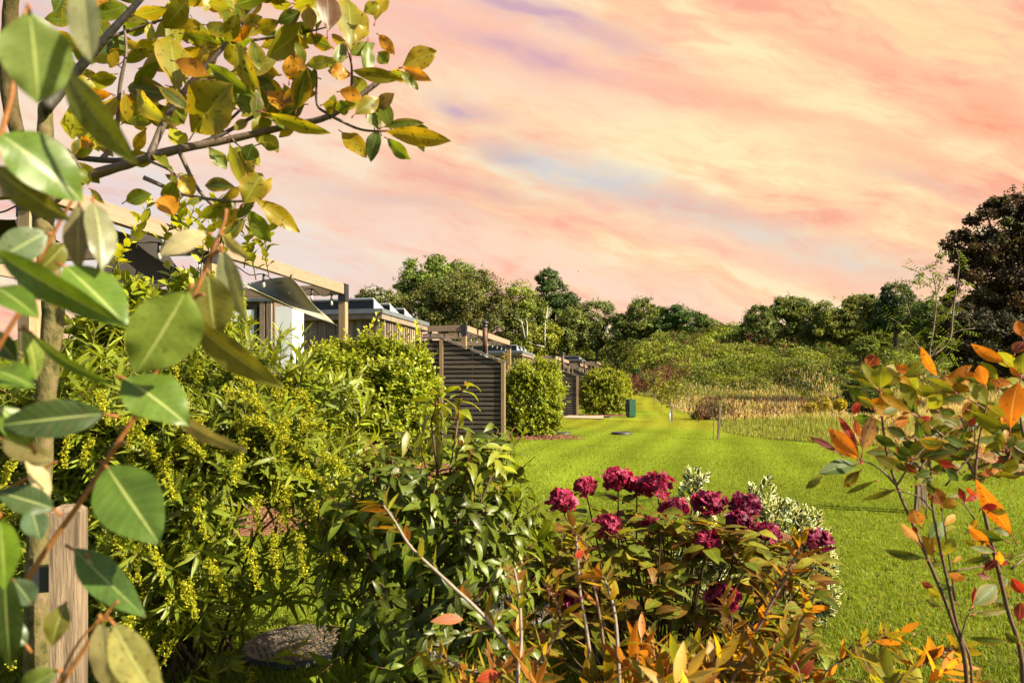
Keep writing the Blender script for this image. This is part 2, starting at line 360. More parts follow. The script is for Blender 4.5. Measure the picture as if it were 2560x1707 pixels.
M_hyd = leaf_mat('hydrangea_leaf', rough=.5, spec=.2, transl=.5, var=.35, vscale=18, vein=.6, edge=(.26, .10, .02))
M_bottle = leaf_mat('autumn_leaf', rough=.45, spec=.22, transl=.5, var=.3, vscale=20, vein=.35, edge=(.42, .15, .02))
M_petal = leaf_mat('petal', rough=.55, spec=.2, transl=.38, var=.35, vscale=30, tb=(1.3, .8, .9), edge=(.50, .08, .14))  # pink petal edges put highlights into the colour
M_euo = leaf_mat('variegated_leaf', rough=.3, spec=.4, transl=.25, var=.15, vscale=40, margin=(.68, .66, .42))
M_stem = solid_mat('stem', (.9, .9, .9), (.55, .55, .55), 60, .6, .3, stretch=(1, 1, .4), bump=.3)
M_bark = solid_mat('bark', (.17, .12, .07), (.04, .038, .012), 34, .85, .1, stretch=(1, 1, .6), bump=1.0, c3=(.085, .072, .026))
M_fbark = solid_mat('far_bark', (.16, .12, .08), (.06, .045, .03), 6, .9, .1)
M_post = solid_mat('pale_timber', (.36, .25, .14), (.23, .155, .08), 5, .7, .2, stretch=(9, 9, .8), bump=.25, attr='board')
M_beam = solid_mat('beam_timber', (.30, .21, .145), (.23, .16, .105), 4, .7, .2, stretch=(6, .7, 6), bump=.15, attr='board')
M_slat = solid_mat('weathered_slat', (.22, .185, .155), (.115, .097, .085), 5, .8, .15, stretch=(.6, 7, 9), bump=.3, attr='board')
M_clad = solid_mat('weathered_cladding', (.30, .225, .165), (.13, .105, .09), 5, .8, .15, stretch=(9, 9, .6), bump=.3, attr='board')
M_black = solid_mat('black_metal', (.02, .02, .024), (.014, .014, .016), 30, .45, .4)
M_plastic = solid_mat('black_cover', (.045, .045, .045), (.022, .022, .022), 40, .55, .4, bump=.2)
M_fascia = solid_mat('grey_fascia', (.13, .15, .17), (.10, .115, .13), 6, .45, .4)
M_steel = solid_mat('steel', (.55, .57, .58), (.42, .43, .44), 12, .32, .5, metal=.85)
M_panel = solid_mat('panel_glass', (.02, .025, .05), (.015, .02, .04), 4, .08, .6)
M_alu = solid_mat('panel_frame', (.60, .62, .64), (.50, .52, .54), 8, .4, .5, metal=.3)
M_rust = solid_mat('rusty_flue', (.16, .075, .045), (.07, .045, .035), 9, .6, .3, metal=.3)
M_sail = cloth_mat('sail_cloth', (.42, .40, .35), .08)
M_sail_shade = cloth_mat('sail_painted_shade', (.21, .20, .155), .02)  # shade of the sail's underside is put into this darker cloth colour
M_canvas_shade = cloth_mat('canvas_painted_shade', (.035, .032, .03), .0)  # near-black cloth colour stands in for shadow under the canvas
M_white = solid_mat('white_panel', (.95, .98, 1.0), (.88, .92, .98), 2, .35, .4)
M_bin = solid_mat('green_paint', (.010, .07, .036), (.008, .055, .03), 4, .4, .4)
M_gravel = solid_mat('gravel', (.48, .36, .26), (.26, .19, .13), 30, .9, .1, bump=.6)
M_mulch = solid_mat('bark_mulch', (.20, .095, .05), (.07, .035, .02), 38, .9, .1, bump=1.0, c3=(.13, .06, .032))
M_chip = solid_mat('mulch_chip', (1, 1, 1), (.6, .6, .6), 30, .85, .1)
M_glass = solid_mat('bulb_glass', (.42, .38, .32), (.36, .33, .28), 5, .1, .6)
M_cable = solid_mat('cable', (.02, .02, .02), (.015, .015, .015), 5, .5, .3)
M_bird = solid_mat('dark_feathers', (.02, .018, .018), (.015, .012, .012), 5, .7, .2)
M_stake = solid_mat('rough_stake', (.30, .215, .14), (.09, .066, .046), 11, .85, .12, stretch=(5, 5, .45), bump=.9, attr='board')
M_letter = solid_mat('white_letter', (.7, .7, .7), (.68, .68, .68), 5, .5, .2)

# ------------------------------------------------------------------ ground
LAWN = np.array((.168, .216, .018))
def lawn_col(x, y, rng=None):
    a = fbm(x*.35, y*.18, 11); b = fbm(x*1.3, y*1.3, 12, 3)
    c = LAWN*(.58+.84*a)[..., None]*(.85+.3*b)[..., None]
    yel = ss(.52, .72, fbm(x*.22+5, y*.10, 14))[..., None]
    c = c*(1-yel*.55)+np.array((.26, .225, .02))*yel*.55
    st = .5+.5*np.sin((x*.97-y*.22+.6*np.sin(y*.16))*2*math.pi/1.1)                 # mower passes along the row
    return c*(1+(st-.5)*.26*ss(5, 12, y))[..., None]
def hill_col(x, y):
    a = fbm(x*.12, y*.12, 21); b = fbm(x*.6, y*.6, 22, 3)
    g = np.array((.125, .155, .016))*(.2+1.5*a)[..., None]*(.4+1.15*b)[..., None]
    return g
def meadow_col(x, y):
    a = fbm(x*.3, y*.2, 31)[..., None]
    return np.array((.24, .19, .075))*a+np.array((.10, .12, .02))*(1-a)
def build_ground():
    ys = np.concatenate([np.linspace(-12, 12, 60, False), np.linspace(12, 120, 330, False), 120*np.geomspace(1, 10, 40)])
    s = np.linspace(-1, 1, 380); xs = 6+300*np.sinh(s*5.2)/math.sinh(5.2)
    X, Y = np.meshgrid(xs, ys); Z = hgt(X, Y)
    me = MB(); nx = len(xs); i = np.arange(len(ys)-1)[:, None]*nx; j = np.arange(nx-1)[None]
    f = np.stack([i+j, i+j+1, i+nx+j+1, i+nx+j], -1).reshape(-1, 4)
    k = ss(.0, .015, hillmask(X, Y))[..., None]; md = inpoly(X, Y, MEADOW)[..., None]
    c = lawn_col(X, Y); c = np.where(md, meadow_col(X, Y)*.6, c); c = c*(1-k)+hill_col(X, Y)*.7*k
    me.add(np.stack([X, Y, Z], -1).reshape(-1, 3), f, c.reshape(-1, 3))
    m, N, L = newmat('ground')
    at = N.new('ShaderNodeAttribute'); at.attribute_name = 'Col'; tc = N.new('ShaderNodeTexCoord')
    n1 = N.new('ShaderNodeTexNoise'); n1.inputs['Scale'].default_value = 14; n1.inputs['Detail'].default_value = 8; n1.inputs['Roughness'].default_value = .75
    mp = N.new('ShaderNodeMapping'); mp.inputs['Scale'].default_value = (1.0, .55, 1); L.new(tc.outputs['Object'], mp.inputs[0]); L.new(mp.outputs[0], n1.inputs['Vector'])
    k = N.new('ShaderNodeMapRange'); L.new(n1.outputs[0], k.inputs[0]); k.inputs[1].default_value = .25; k.inputs[2].default_value = .75; k.inputs[3].default_value = .30; k.inputs[4].default_value = .90
    cc = N.new('ShaderNodeCombineColor'); [L.new(k.outputs[0], cc.inputs[q]) for q in range(3)]
    mx = N.new('ShaderNodeMix'); mx.data_type = 'RGBA'; mx.blend_type = 'MULTIPLY'; mx.inputs[0].default_value = 1; L.new(at.outputs['Color'], mx.inputs[6]); L.new(cc.outputs[0], mx.inputs[7])
    d = N.new('ShaderNodeBsdfDiffuse'); L.new(mx.outputs[2], d.inputs[0])
    bp = N.new('ShaderNodeBump'); bp.inputs['Strength'].default_value = .8; bp.inputs['Distance'].default_value = .05; L.new(n1.outputs[0], bp.inputs['Height']); L.new(bp.outputs[0], d.inputs['Normal'])
    o = N.new('ShaderNodeOutputMaterial'); L.new(d.outputs[0], o.inputs[0])
    tag(me.build('ground', m), kind='structure')
build_ground()

MULCH = [(-2.45, 10.6, 1.65, 2.2), (-2.75, 6.9, 1.2, .95), (.75, 18.9, 1.05, .85), (4.9, 35.6, 1.5, .9)]   # beds: x, y, rx, ry
def bed_r(a, seed): return 1+.16*np.sin(a*3+seed)+.09*np.sin(a*7+seed*2)
def in_bed(x, y):
    r = np.zeros(np.shape(x), bool)
    for q, (cx, cy, rx, ry) in enumerate(MULCH):
        a = np.arctan2((y-cy)/ry, (x-cx)/rx); r |= np.hypot((x-cx)/rx, (y-cy)/ry) < bed_r(a, q)
    return r
COVERS = [(-1.08, 3.45, .27), (.02, 4.02, .27), (1.55, 20.9, .25), (3.28, 20.5, .30), (4.75, 33.5, .25)]
def build_beds():
    for q, (cx, cy, rx, ry) in enumerate(MULCH):
        b = MB(); a = np.linspace(0, 2*math.pi, 72, False); r = bed_r(a, q); rings = np.linspace(1, 0.02, 14)
        V = np.array([(cx+rx*r[i]*t*math.cos(a[i]), cy+ry*r[i]*t*math.sin(a[i]), .006+.06*(1-t**3)*(.7+.6*vnoise(np.array(i*.7), np.array(t*9), q))) for t in rings for i in range(72)])
        i = np.arange(13)[:, None]*72; j = np.arange(72)[None]; j2 = (j+1) % 72
        b.add(V, [np.stack([i+j, i+j2, i+72+j2, i+72+j], -1).reshape(-1, 4), (np.arange(72)+13*72)[None]])
        tag(b.build('mulch_bed', M_mulch), kind='structure')
        n = 2600 if cy < 12 else 900
        rg = np.random.default_rng(q); t = np.sqrt(rg.random(n)); an = rg.random(n)*6.283
        x = cx+rx*t*bed_r(an, q)*np.cos(an); y = cy+ry*t*bed_r(an, q)*np.sin(an)
        ch = MB(); ln = rg.uniform(.02, .055, n)*(1 if cy < 12 else 1.7)
        ch.quads(np.stack([x, y, .03+.055*(1-t**3)+rg.random(n)*.015], -1), rg.normal(size=(n, 3))*(1, 1, .3), rg.normal(size=(n, 3))*.5+(0, 0, 1), ln, ln*.4,
                 np.array((.26, .13, .07))*rg.uniform(.3, 1.4, (n, 1)))
        tag(ch.build('mulch', M_chip), ('loose bark chips on the bed under the big bright bush', 'loose bark chips seen through the spiked shrub', 'loose bark chips on the bed beside the largest screen', 'loose bark chips under the shaded bush near the bin')[q], 'mulch', kind='stuff')
build_beds()

def build_grass():
    rg = np.random.default_rng(5); n = 330000
    px = rg.uniform(-500, 3100, n); py = HY+(1900-HY)*rg.random(n)**1.12
    Y = EYE*F/np.maximum(py-HY, 44); Y *= rg.uniform(.94, 1.06, n); X = (px-CX)/F*Y
    ok = ~inpoly(X, Y, MEADOW) & ~in_bed(X, Y) & (Y > 1.9)
    for cx, cy, r in COVERS: ok &= np.hypot(X-cx, Y-cy) > r*.96
    X, Y = X[ok], Y[ok]; n = len(X); Z = hgt(X, Y)
    far = 1+np.maximum(Y-4, 0)*.075
    h = rg.uniform(.018, .042, n)*np.minimum(far, 1.9)*(1-.4*ss(8, 22, Y))*(.3+.75*fbm(X*.9, Y*.9, 41)+.85*fbm(X*3.1, Y*3.1, 43, 2)); w = rg.uniform(.003, .005, n)*far
    az = rg.random(n)*6.283; lean = rg.uniform(.1, 1.1, n); d = np.stack([np.cos(az), np.sin(az)], -1)
    s = np.stack([-np.sin(az+rg.normal(size=n)*.5), np.cos(az), 0*az], -1)*w[:, None]*.5
    b = np.stack([X, Y, Z-.004], -1); mid = b+np.concatenate([d*(h*lean*.3)[:, None], (h*.6)[:, None]], 1); tip = b+np.concatenate([d*(h*lean)[:, None], (h*(1-.25*lean))[:, None]], 1)
    V = np.stack([b-s, b+s, mid+s*.8, mid-s*.8, tip], 1).reshape(-1, 3)
    rr = ss(6, 20, Y)[:, None]; c = lawn_col(X, Y)*(rg.uniform(.55, 1.5, (n, 1))*(1-rr)+rg.uniform(.85, 1.2, (n, 1))*rr); dry = rg.random(n) < .10; c[dry] = np.array((.30, .25, .05))*rg.uniform(.6, 1.1, (dry.sum(), 1))
    g = MB(); i = np.arange(n)[:, None]*5
    g.add(V, [i+np.array([[0, 1, 2, 3]]), i+np.array([[3, 2, 4]])], np.repeat(c, 5, 0))
    tag(g.build('grass', M_grass), 'short bright green mown grass of the open lawn', 'grass', kind='stuff')
build_grass()

def blades_patch(name, X, Y, h, w, col, mat, seed, lean=.35):
    rg = np.random.default_rng(seed); n = len(X); Z = hgt(X, Y)
    az = rg.random(n)*6.283; d = np.stack([np.cos(az), np.sin(az), 0*az], -1); s = np.stack([-np.sin(az), np.cos(az), 0*az], -1)*(w*.5)[:, None]
    le = (rg.random(n)*lean*h)[:, None]; b = np.stack([X, Y, Z-.02], -1); up = np.zeros((n, 3)); up[:, 2] = h
    V = np.stack([b-s, b+s, b+up*.6+d*le*.35+s*.8, b+up*.6+d*le*.35-s*.8, b+up+d*le], 1).reshape(-1, 3)
    g = MB(); i = np.arange(n)[:, None]*5; g.add(V, [i+np.array([[0, 1, 2, 3]]), i+np.array([[3, 2, 4]])], np.repeat(col, 5, 0))
    return tag(g.build(name, mat), {'meadow_grass': 'tall straw coloured meadow grass beside the mown lawn', 'rough_grass': 'uncut rough grass along the foot of the hill'}[name], 'grass', kind='stuff')
def build_meadow():
    rg = np.random.default_rng(8); n = 170000
    Y = 1/rg.uniform(1/62, 1/15, n); px = rg.uniform(1500, 3200, n); X = (px-CX)/F*Y
    Xw = X+.5*(fbm(X*.8, Y*.4, 50)-.5); ok = inpoly(Xw, Y, MEADOW); X, Y = X[ok], Y[ok]; n = len(X)
    a = fbm(X*.35, Y*.22, 31, 3)+.12*ss(24, 34, Y); edge = ss(0, 1.5, np.abs(Y-19)*.5)
    tan = ss(.38, .62, a+.12*ss(30, 44, Y)); tan = np.clip(ss(.46, .60, fbm(X*.55, Y*.30, 37, 3)+.2*ss(20, 33, Y)-.05)*.85+(rg.random(n)-.5)*.5, 0, 1); c = np.array((.55, .41, .20))*tan[:, None]+np.array((.22, .25, .04))*(1-tan[:, None])
    c *= rg.uniform(.5, 1.35, (n, 1))
    pd = np.full(n, 99.)
    for (x0, y0), (x1, y1) in zip(MEADOW, MEADOW[1:]+MEADOW[:1]):
        dx, dy = x1-x0, y1-y0; q = np.clip(((X-x0)*dx+(Y-y0)*dy)/(dx*dx+dy*dy), 0, 1); pd = np.minimum(pd, np.hypot(X-x0-q*dx, Y-y0-q*dy))
    h = rg.uniform(.22, .6, n)*(.35+1.1*fbm(X*.5, Y*.5, 33))*(.3+.7*ss(0, 3.5, pd+1.5*(fbm(X*.9, Y*.9, 35)-.5))); w = .004+.0009*Y*rg.uniform(.6, 1.4, n)
    blades_patch('meadow_grass', X, Y, h, w, c, M_grass, 81)
    # fringe of long grass where the mown lawn ends at the hill foot
    n = 40000; Y = rg.uniform(50, 82, n); px = rg.uniform(1470, 1980, n); X = (px-CX)/F*Y; k = hillmask(X, Y); ok = (k > .0) & (k < .06); X, Y = X[ok], Y[ok]; n = len(X)
    c = np.array((.13, .16, .02))*rg.uniform(.5, 1.4, (n, 1)); t = rg.random(n) < .35; c[t] = np.array((.30, .23, .10))*rg.uniform(.6, 1.2, (t.sum(), 1))
    blades_patch('rough_grass', X, Y, rg.uniform(.12, .5, n)*(.3+1.2*fbm(X*.4, Y*.3, 83)), rg.uniform(.03, .07, n), c, M_grass, 82)
build_meadow()
def build_dock():
    rg = np.random.default_rng(9); V = []
    # rusty dock and sorrel stalks: on the hill foot behind the huts and through the meadow
    sp = [(px, Y) for px, Y in zip(np.clip(rg.normal(1590, 55, 700), 1500, 1720), rg.uniform(57, 66, 700))] + [(px, Y) for px, Y in zip(np.concatenate([rg.normal(1780, 28, 70), rg.uniform(1730, 2100, 120)]), np.concatenate([rg.normal(32, 1.2, 70), np.clip(rg.normal(31, 3.5, 120), 26, 40)]))] + [(px, Y) for px, Y in zip(rg.uniform(1500, 2100, 150), rg.uniform(66, 78, 150))]
    g = MB(); px = np.array([s[0] for s in sp]); Y = np.array([s[1] for s in sp]); X = (px-CX)/F*Y; Z = hgt(X, Y); n = len(X)
    h = rg.uniform(.6, 1.3, n)*np.where(Y > 50, 1.15, .85)
    for q in range(14):
        t = .25+.75*q/13
        c = np.stack([X+rg.normal(0, .06, n), Y+rg.normal(0, .06, n), Z+h*t], -1)
        g.quads(c, rg.normal(size=(n, 3))*.4+(0, 0, 1), rg.normal(size=(n, 3)), rg.uniform(.12, .3, n)*np.where(Y > 50, 1.1, .7), rg.uniform(.03, .08, n)*np.where(Y > 50, 1.2, .7), np.array((.13, .055, .026))*rg.uniform(.4, 1.5, (n, 1)))
    tag(g.build('dock_weeds', M_far), 'rusty brown dock stalks in the meadow and on the hill foot', 'weeds', kind='stuff')
build_dock()
def build_hillcover():
    rg = np.random.default_rng(10); n = 330000
    Y = 1/rg.uniform(1/125, 1/49, n); px = rg.uniform(1150, 3000, n); X = (px-CX)/F*Y; k = hillmask(X, Y); ok = (k > .004)
    X, Y = X[ok], Y[ok]; n = len(X); Z = hgt(X, Y)
    lump = fbm(X*.38, Y*.34, 61, 4); kk = np.minimum(hillmask(X, Y)*5, 1); Z = Z+(2.4*np.maximum(lump-.47, 0)+rg.random(n)*.35*(.4+lump))*(.25+.75*kk)
    c = hill_col(X, Y)*1.15*rg.uniform(.55, 1.5, (n, 1))
    br = ss(.50, .60, fbm(X*.22+9, Y*.35, 63))[:, None]; c = c*(1-br)+np.array((.21, .24, .022))*rg.uniform(.6, 1.3, (n, 1))*br
    dk = ss(.50, .62, fbm(X*.3+3, Y*.22, 67))[:, None]; c = c*(1-.65*dk)  # dark patches paint the shade of hollows and trees into the colour
    tn = (rg.random(n) < .07); c[tn] = np.array((.24, .18, .07))*rg.uniform(.5, 1.2, (tn.sum(), 1))
    g = MB(); s = rg.uniform(.14, .34, n)*Y/70
    g.quads(np.stack([X, Y, Z], -1), rg.normal(size=(n, 3))*(1, 1, .8), rg.normal(size=(n, 3))*.6+(.1, -.2, .9), s, s*rg.uniform(.25, .6, n), c)
    tag(g.build('hill_undergrowth', M_far), 'low green brambles and scrub covering the hill slope', 'undergrowth', kind='stuff')
build_hillcover()

# ------------------------------------------------------------------ row of lodges
ROW = R(11.6); rv = np.array((math.cos(ROW), -math.sin(ROW))); dv = np.array((math.sin(ROW), math.cos(ROW)))
BEAMC = (1, 1, 1)
def screen_fence(loc, label):
    t = thing('slatted_screen', label, 'screen fence', loc, -ROW, 'slatted screens along the lodge row')
    b = MB(); rg = np.random.default_rng(2)
    def top(x): return 2.74 if x < -1.73 else 2.74+(x+1.73)/1.73*(2.05-2.74)
    def slat(z0, z1, y0, y1, xa):
        def xr(z): return 0.0-.05 if z <= 2.05 else -.05-1.73*(z-2.05)/(2.74-2.05)
        x0, x1 = xr(z0), xr(z1)
        if z1 > 2.72: return
        sh = .64*rg.uniform(.75, 1.25)*(.2 if y0 > .05 else 1); c = (sh, sh*rg.uniform(.95, 1.02), sh*rg.uniform(.9, 1.02)); U = rg.random(3)  # back slats coloured much darker so the gaps read as shade
        for xs, xe0, xe1 in ((xa, min(x0, -1.78), min(x1, -1.78)), (-1.68, x0, x1)):
            if xe0 <= xs: continue
            V = [(xs, y0, z0), (xe0, y0, z0), (max(xe1, xs), y0, z1), (xs, y0, z1), (xs, y1, z0), (xe0, y1, z0), (max(xe1, xs), y1, z1), (xs, y1, z1)]
            b.add(V, np.array([[0, 1, 2, 3], [5, 4, 7, 6], [0, 4, 5, 1], [3, 2, 6, 7], [0, 3, 7, 4], [1, 5, 6, 2]]), c, U)
    z = .04
    while z < 2.7:
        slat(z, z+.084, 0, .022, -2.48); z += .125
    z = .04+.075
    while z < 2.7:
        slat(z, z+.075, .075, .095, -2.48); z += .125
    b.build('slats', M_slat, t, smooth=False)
    p = MB(); p.box(-1.78, -1.68, -.03, .07, 0, 2.73); p.build('post', M_post, t, False)
    p = MB(); p.box(-.05, .05, -.03, .07, 0, 2.06); p.build('post', M_post, t, False)
    p = MB(); p.box(-.875, -.845, .03, .07, 0, 2.38); p.build('batten', M_slat, t, False)
    p = MB(); p.bar((-2.48, .04, 2.765), (-1.73, .04, 2.765), .15, .035); p.bar((-1.74, .04, 2.765), (.06, .04, 2.075), .15, .035); p.build('cap_rail', M_slat, t, False)
    return t
def pergola(loc, label, yl=7.0):
    t = thing('timber_pergola', label, 'pergola', loc, -ROW, 'timber pergolas along the lodge row')
    xr_, xl, y0, y1, H = -1.3, -5.4, .8, yl, 3.17; ym = 3.3
    for x, y in ((xr_, y0), (xr_, ym), (xr_, y1), (xl, y1)):
        p = MB(); p.box(x-.06, x+.06, y-.06, y+.06, 0, H-.24); p.build('post', M_post, t, False)
        p = MB(); p.box(x-.07, x+.07, y-.07, y+.07, H-.30, H+.012); p.build('bracket', M_black, t, False)
    def beam(a, b_):
        p = MB(); p.bar(a, b_, .09, .17); p.build('beam', M_beam, t, False)
    beam((xr_, y0+.071, H-.085), (xr_, ym-.071, H-.085)); beam((xr_, ym+.071, H-.085), (xr_, y1-.071, H-.085))
    beam((xl, y0, H-.085), (xr_-.071, y0, H-.085)); beam((xl+.071, y1, H-.085), (xr_-.071, y1, H-.085)); beam((xl, y0+.05, H-.085), (xl, y1-.071, H-.085))
    beam((xl+.05, ym, H-.095), (xr_-.071, ym, H-.095))
    return t
def string_lights(loc, label, yl=7.0):
    t = thing('string_lights', label, 'string lights', loc, -ROW, 'string lights under the pergola beams')
    xr_, y0, H = -1.3, .8, 2.98; cb = MB(); spots = []
    for q in range(9): spots.append((xr_-.075, y0+.3+q*(yl-y0-.6)/8))
    pts = []
    for i, (x, y) in enumerate(spots):
        pts.append((x, y, H-.02))
        if i < 8: pts.append((x, (y+spots[i+1][1])/2, H-.09))
    cb.tube(pts, .008, sides=5, sub=3); fr = [(-1.5-q*.42, y0+.08) for q in range(9)]
    pts = []
    for i, (x, y) in enumerate(fr):
        pts.append((x, y, H-.02))
        if i < 8: pts.append((x-.21, y, H-.08))
    cb.tube(pts, .008, sides=5, sub=3); cb.build('cable', M_cable, t)
    for x, y in spots+fr:
        s = MB(); s.lathe((x, y, H-.13), [(.004, .11), (.018, .10), (.022, .03), (.022, 0), (.004, 0)], sides=8); so = s.build('socket', M_black, t)
        g = MB(); g.lathe((x, y, H-.235), [(.002, .02), (.016, .03), (.024, .055), (.022, .075), (.013, .10), (.012, .105)], sides=10); g.build('bulb', M_glass, so)
    return t
def cabin(loc, label):
    t = thing('timber_cabin', label, 'cabin', loc, -ROW, 'flat roofed timber cabins')
    x0, x1, y0, y1, H = -5.45, -2.5, -2.4, .70, 3.02; rg = np.random.default_rng(4)
    b = MB(); b.box(x0+.03, x1-.03, y0+.03, y1-.03, 0, H, (.55, .5, .5))
    def board(a, c, wd, proud, nrm):
        sh = rg.uniform(.6, 1.4); cc = (sh, sh*rg.uniform(.93, 1.03), sh*rg.uniform(.88, 1.05))
        if nrm == 'f': b.box(a, a+wd, y0-proud, y0+.03, .05, H-.003, cc)
        else: b.box(x1-.03, x1+proud, a, a+wd, .05, H-.003, cc)
    x = x0
    while x < x1-.1: board(x, 0, .115, .018, 'f'); board(x+.13, 0, .10, .0, 'f'); x += .235
    y = y0
    while y < y1-.1: board(y, 0, .07, .045, 'r'); board(y+.08, 0, .075, .0, 'r'); y += .16
    b.build('wall', M_clad, t, False)
    r = MB(); r.box(x0-.22, x1+.12, y0-.22, y1+.1, H, H+.13); w = r.build('fascia_board', M_clad, t, False)
    r = MB(); r.box(x0-.26, x1+.15, y0-.26, y1+.13, H+.132, H+.24); r.box(x0-.1, x1-.1, y0-.1, y1-.1, H+.2402, H+.26); r.build('roof', M_fascia, t, False)
    for q in range(3):
        ya = y0+.05+q*1.05; z0 = H+.265; xa, xb = x0+.5, x1-.22; p = MB()
        V = [(xa, ya, z0+.25), (xb, ya, z0+.25), (xb, ya+.85, z0+.02), (xa, ya+.85, z0+.02)]; V += [(a, c, z+.03) for a, c, z in V]
        p.add(V, np.array([[3, 2, 1, 0], [4, 5, 6, 7], [0, 1, 5, 4], [2, 3, 7, 6], [1, 2, 6, 5], [0, 4, 7, 3]])); o = p.build('solar_panel', M_alu, t, False)
        g = MB(); dz = -(.23)/.85
        g.add([(xa+.03, ya+.03, z0+.2854-.008+.001), (xb-.03, ya+.03, z0+.2864-.008), (xb-.03, ya+.82, z0+.0625-.008+.004), (xa+.03, ya+.82, z0+.0625-.008+.004)], np.array([[0, 1, 2, 3]])); g.build('panel_glass', M_panel, o, False)
        e = MB(); e.add([(xb-.01, ya+.05, z0), (xb-.01, ya+.8, z0), (xb-.01, ya+.8, z0+.03), (xb-.01, ya+.05, z0+.23), (xb+.01, ya+.05, z0), (xb+.01, ya+.8, z0), (xb+.01, ya+.8, z0+.03), (xb+.01, ya+.05, z0+.23)],
              np.array([[0, 1, 2, 3], [7, 6, 5, 4], [0, 3, 7, 4], [1, 5, 6, 2], [3, 2, 6, 7], [0, 4, 5, 1]])); e.build('end_plate', M_alu, o, False)
        e = MB(); e.box(xa, xb-.03, ya+.10, ya+.13, z0, z0+.2); e.build('painted_gap_shadow', M_black, o, False)  # black board standing in for the shade under the tilted panel
    return t
def flue(loc, label):
    t = thing('stove_flue', label, 'flue pipe', loc, 0, 'stove flues in front of the pergolas')
    p = MB(); p.lathe((0, 0, 0), [(.001, .0), (.10, .0), (.10, 2.42), (.001, 2.42)], sides=20); p.build('steel_sleeve', M_steel, t)
    p = MB(); p.lathe((0, 0, 0), [(.001, 2.42), (.075, 2.42), (.075, 3.30), (.001, 3.30)], sides=20); p.build('pipe', M_rust, t)
    p = MB(); p.lathe((0, 0, 0), [(.001, 3.22), (.09, 3.22), (.09, 3.27), (.08, 3.28), (.08, 3.31), (.12, 3.33), (.11, 3.38), (.001, 3.43)], sides=20); p.build('cowl', M_black, t)
    return t
def sail(corners, name_label, loc=(0, 0, 0), rz=0.0, sag=.35, grp=None, us=14, mat=None):
    t = thing('shade_sail', name_label, 'shade sail', loc, rz, grp); b = MB(); A, B, Cc, D = [np.array(c, float) for c in corners]
    u = np.linspace(0, 1, us); V = []
    for i in u:
        for j in u:
            p = A*(1-i)*(1-j)+B*i*(1-j)+Cc*i*j+D*(1-i)*j
            ctr = (A+B+Cc+D)/4; e = 4*i*(1-i)*.07*abs(2*j-1)**2+4*j*(1-j)*.07*abs(2*i-1)**2
            p = p+(ctr-p)*e; p = p-np.array((0, 0, sag*4*i*(1-i)*4*j*(1-j)*.5)); V.append(p+np.array((0, 0, .018*math.sin(9*i+5*j))))
    i = np.arange(us-1)[:, None]*us; j = np.arange(us-1)[None]; b.add(V, np.stack([i+j, i+j+1, i+us+j+1, i+us+j], -1).reshape(-1, 4))
    o = b.build('canvas', mat or M_sail, t); m = o.modifiers.new('thickness', 'SOLIDIFY'); m.thickness = .006
    for c_, tgt in zip((A, B, Cc, D), (A, B, Cc, D)):
        r = MB(); r.tube([c_, c_+unit(c_-(A+B+Cc+D)/4)*.10], .012, sides=6, sub=1); r.build('tether', M_cable, t)
    return t
UNITS = [(-3.11, 4.93), (-.24, 18.34), (3.36, 35.2), (6.35, 52.0), (9.75, 69.0)]
def l2w(u, x, y, z): 
    p = np.array(UNITS[u])+rv*x+dv*y; return (p[0], p[1], z+float(hgt(UNITS[u][0], UNITS[u][1])))
def uloc(u): return (UNITS[u][0], UNITS[u][1], float(hgt(*UNITS[u])))
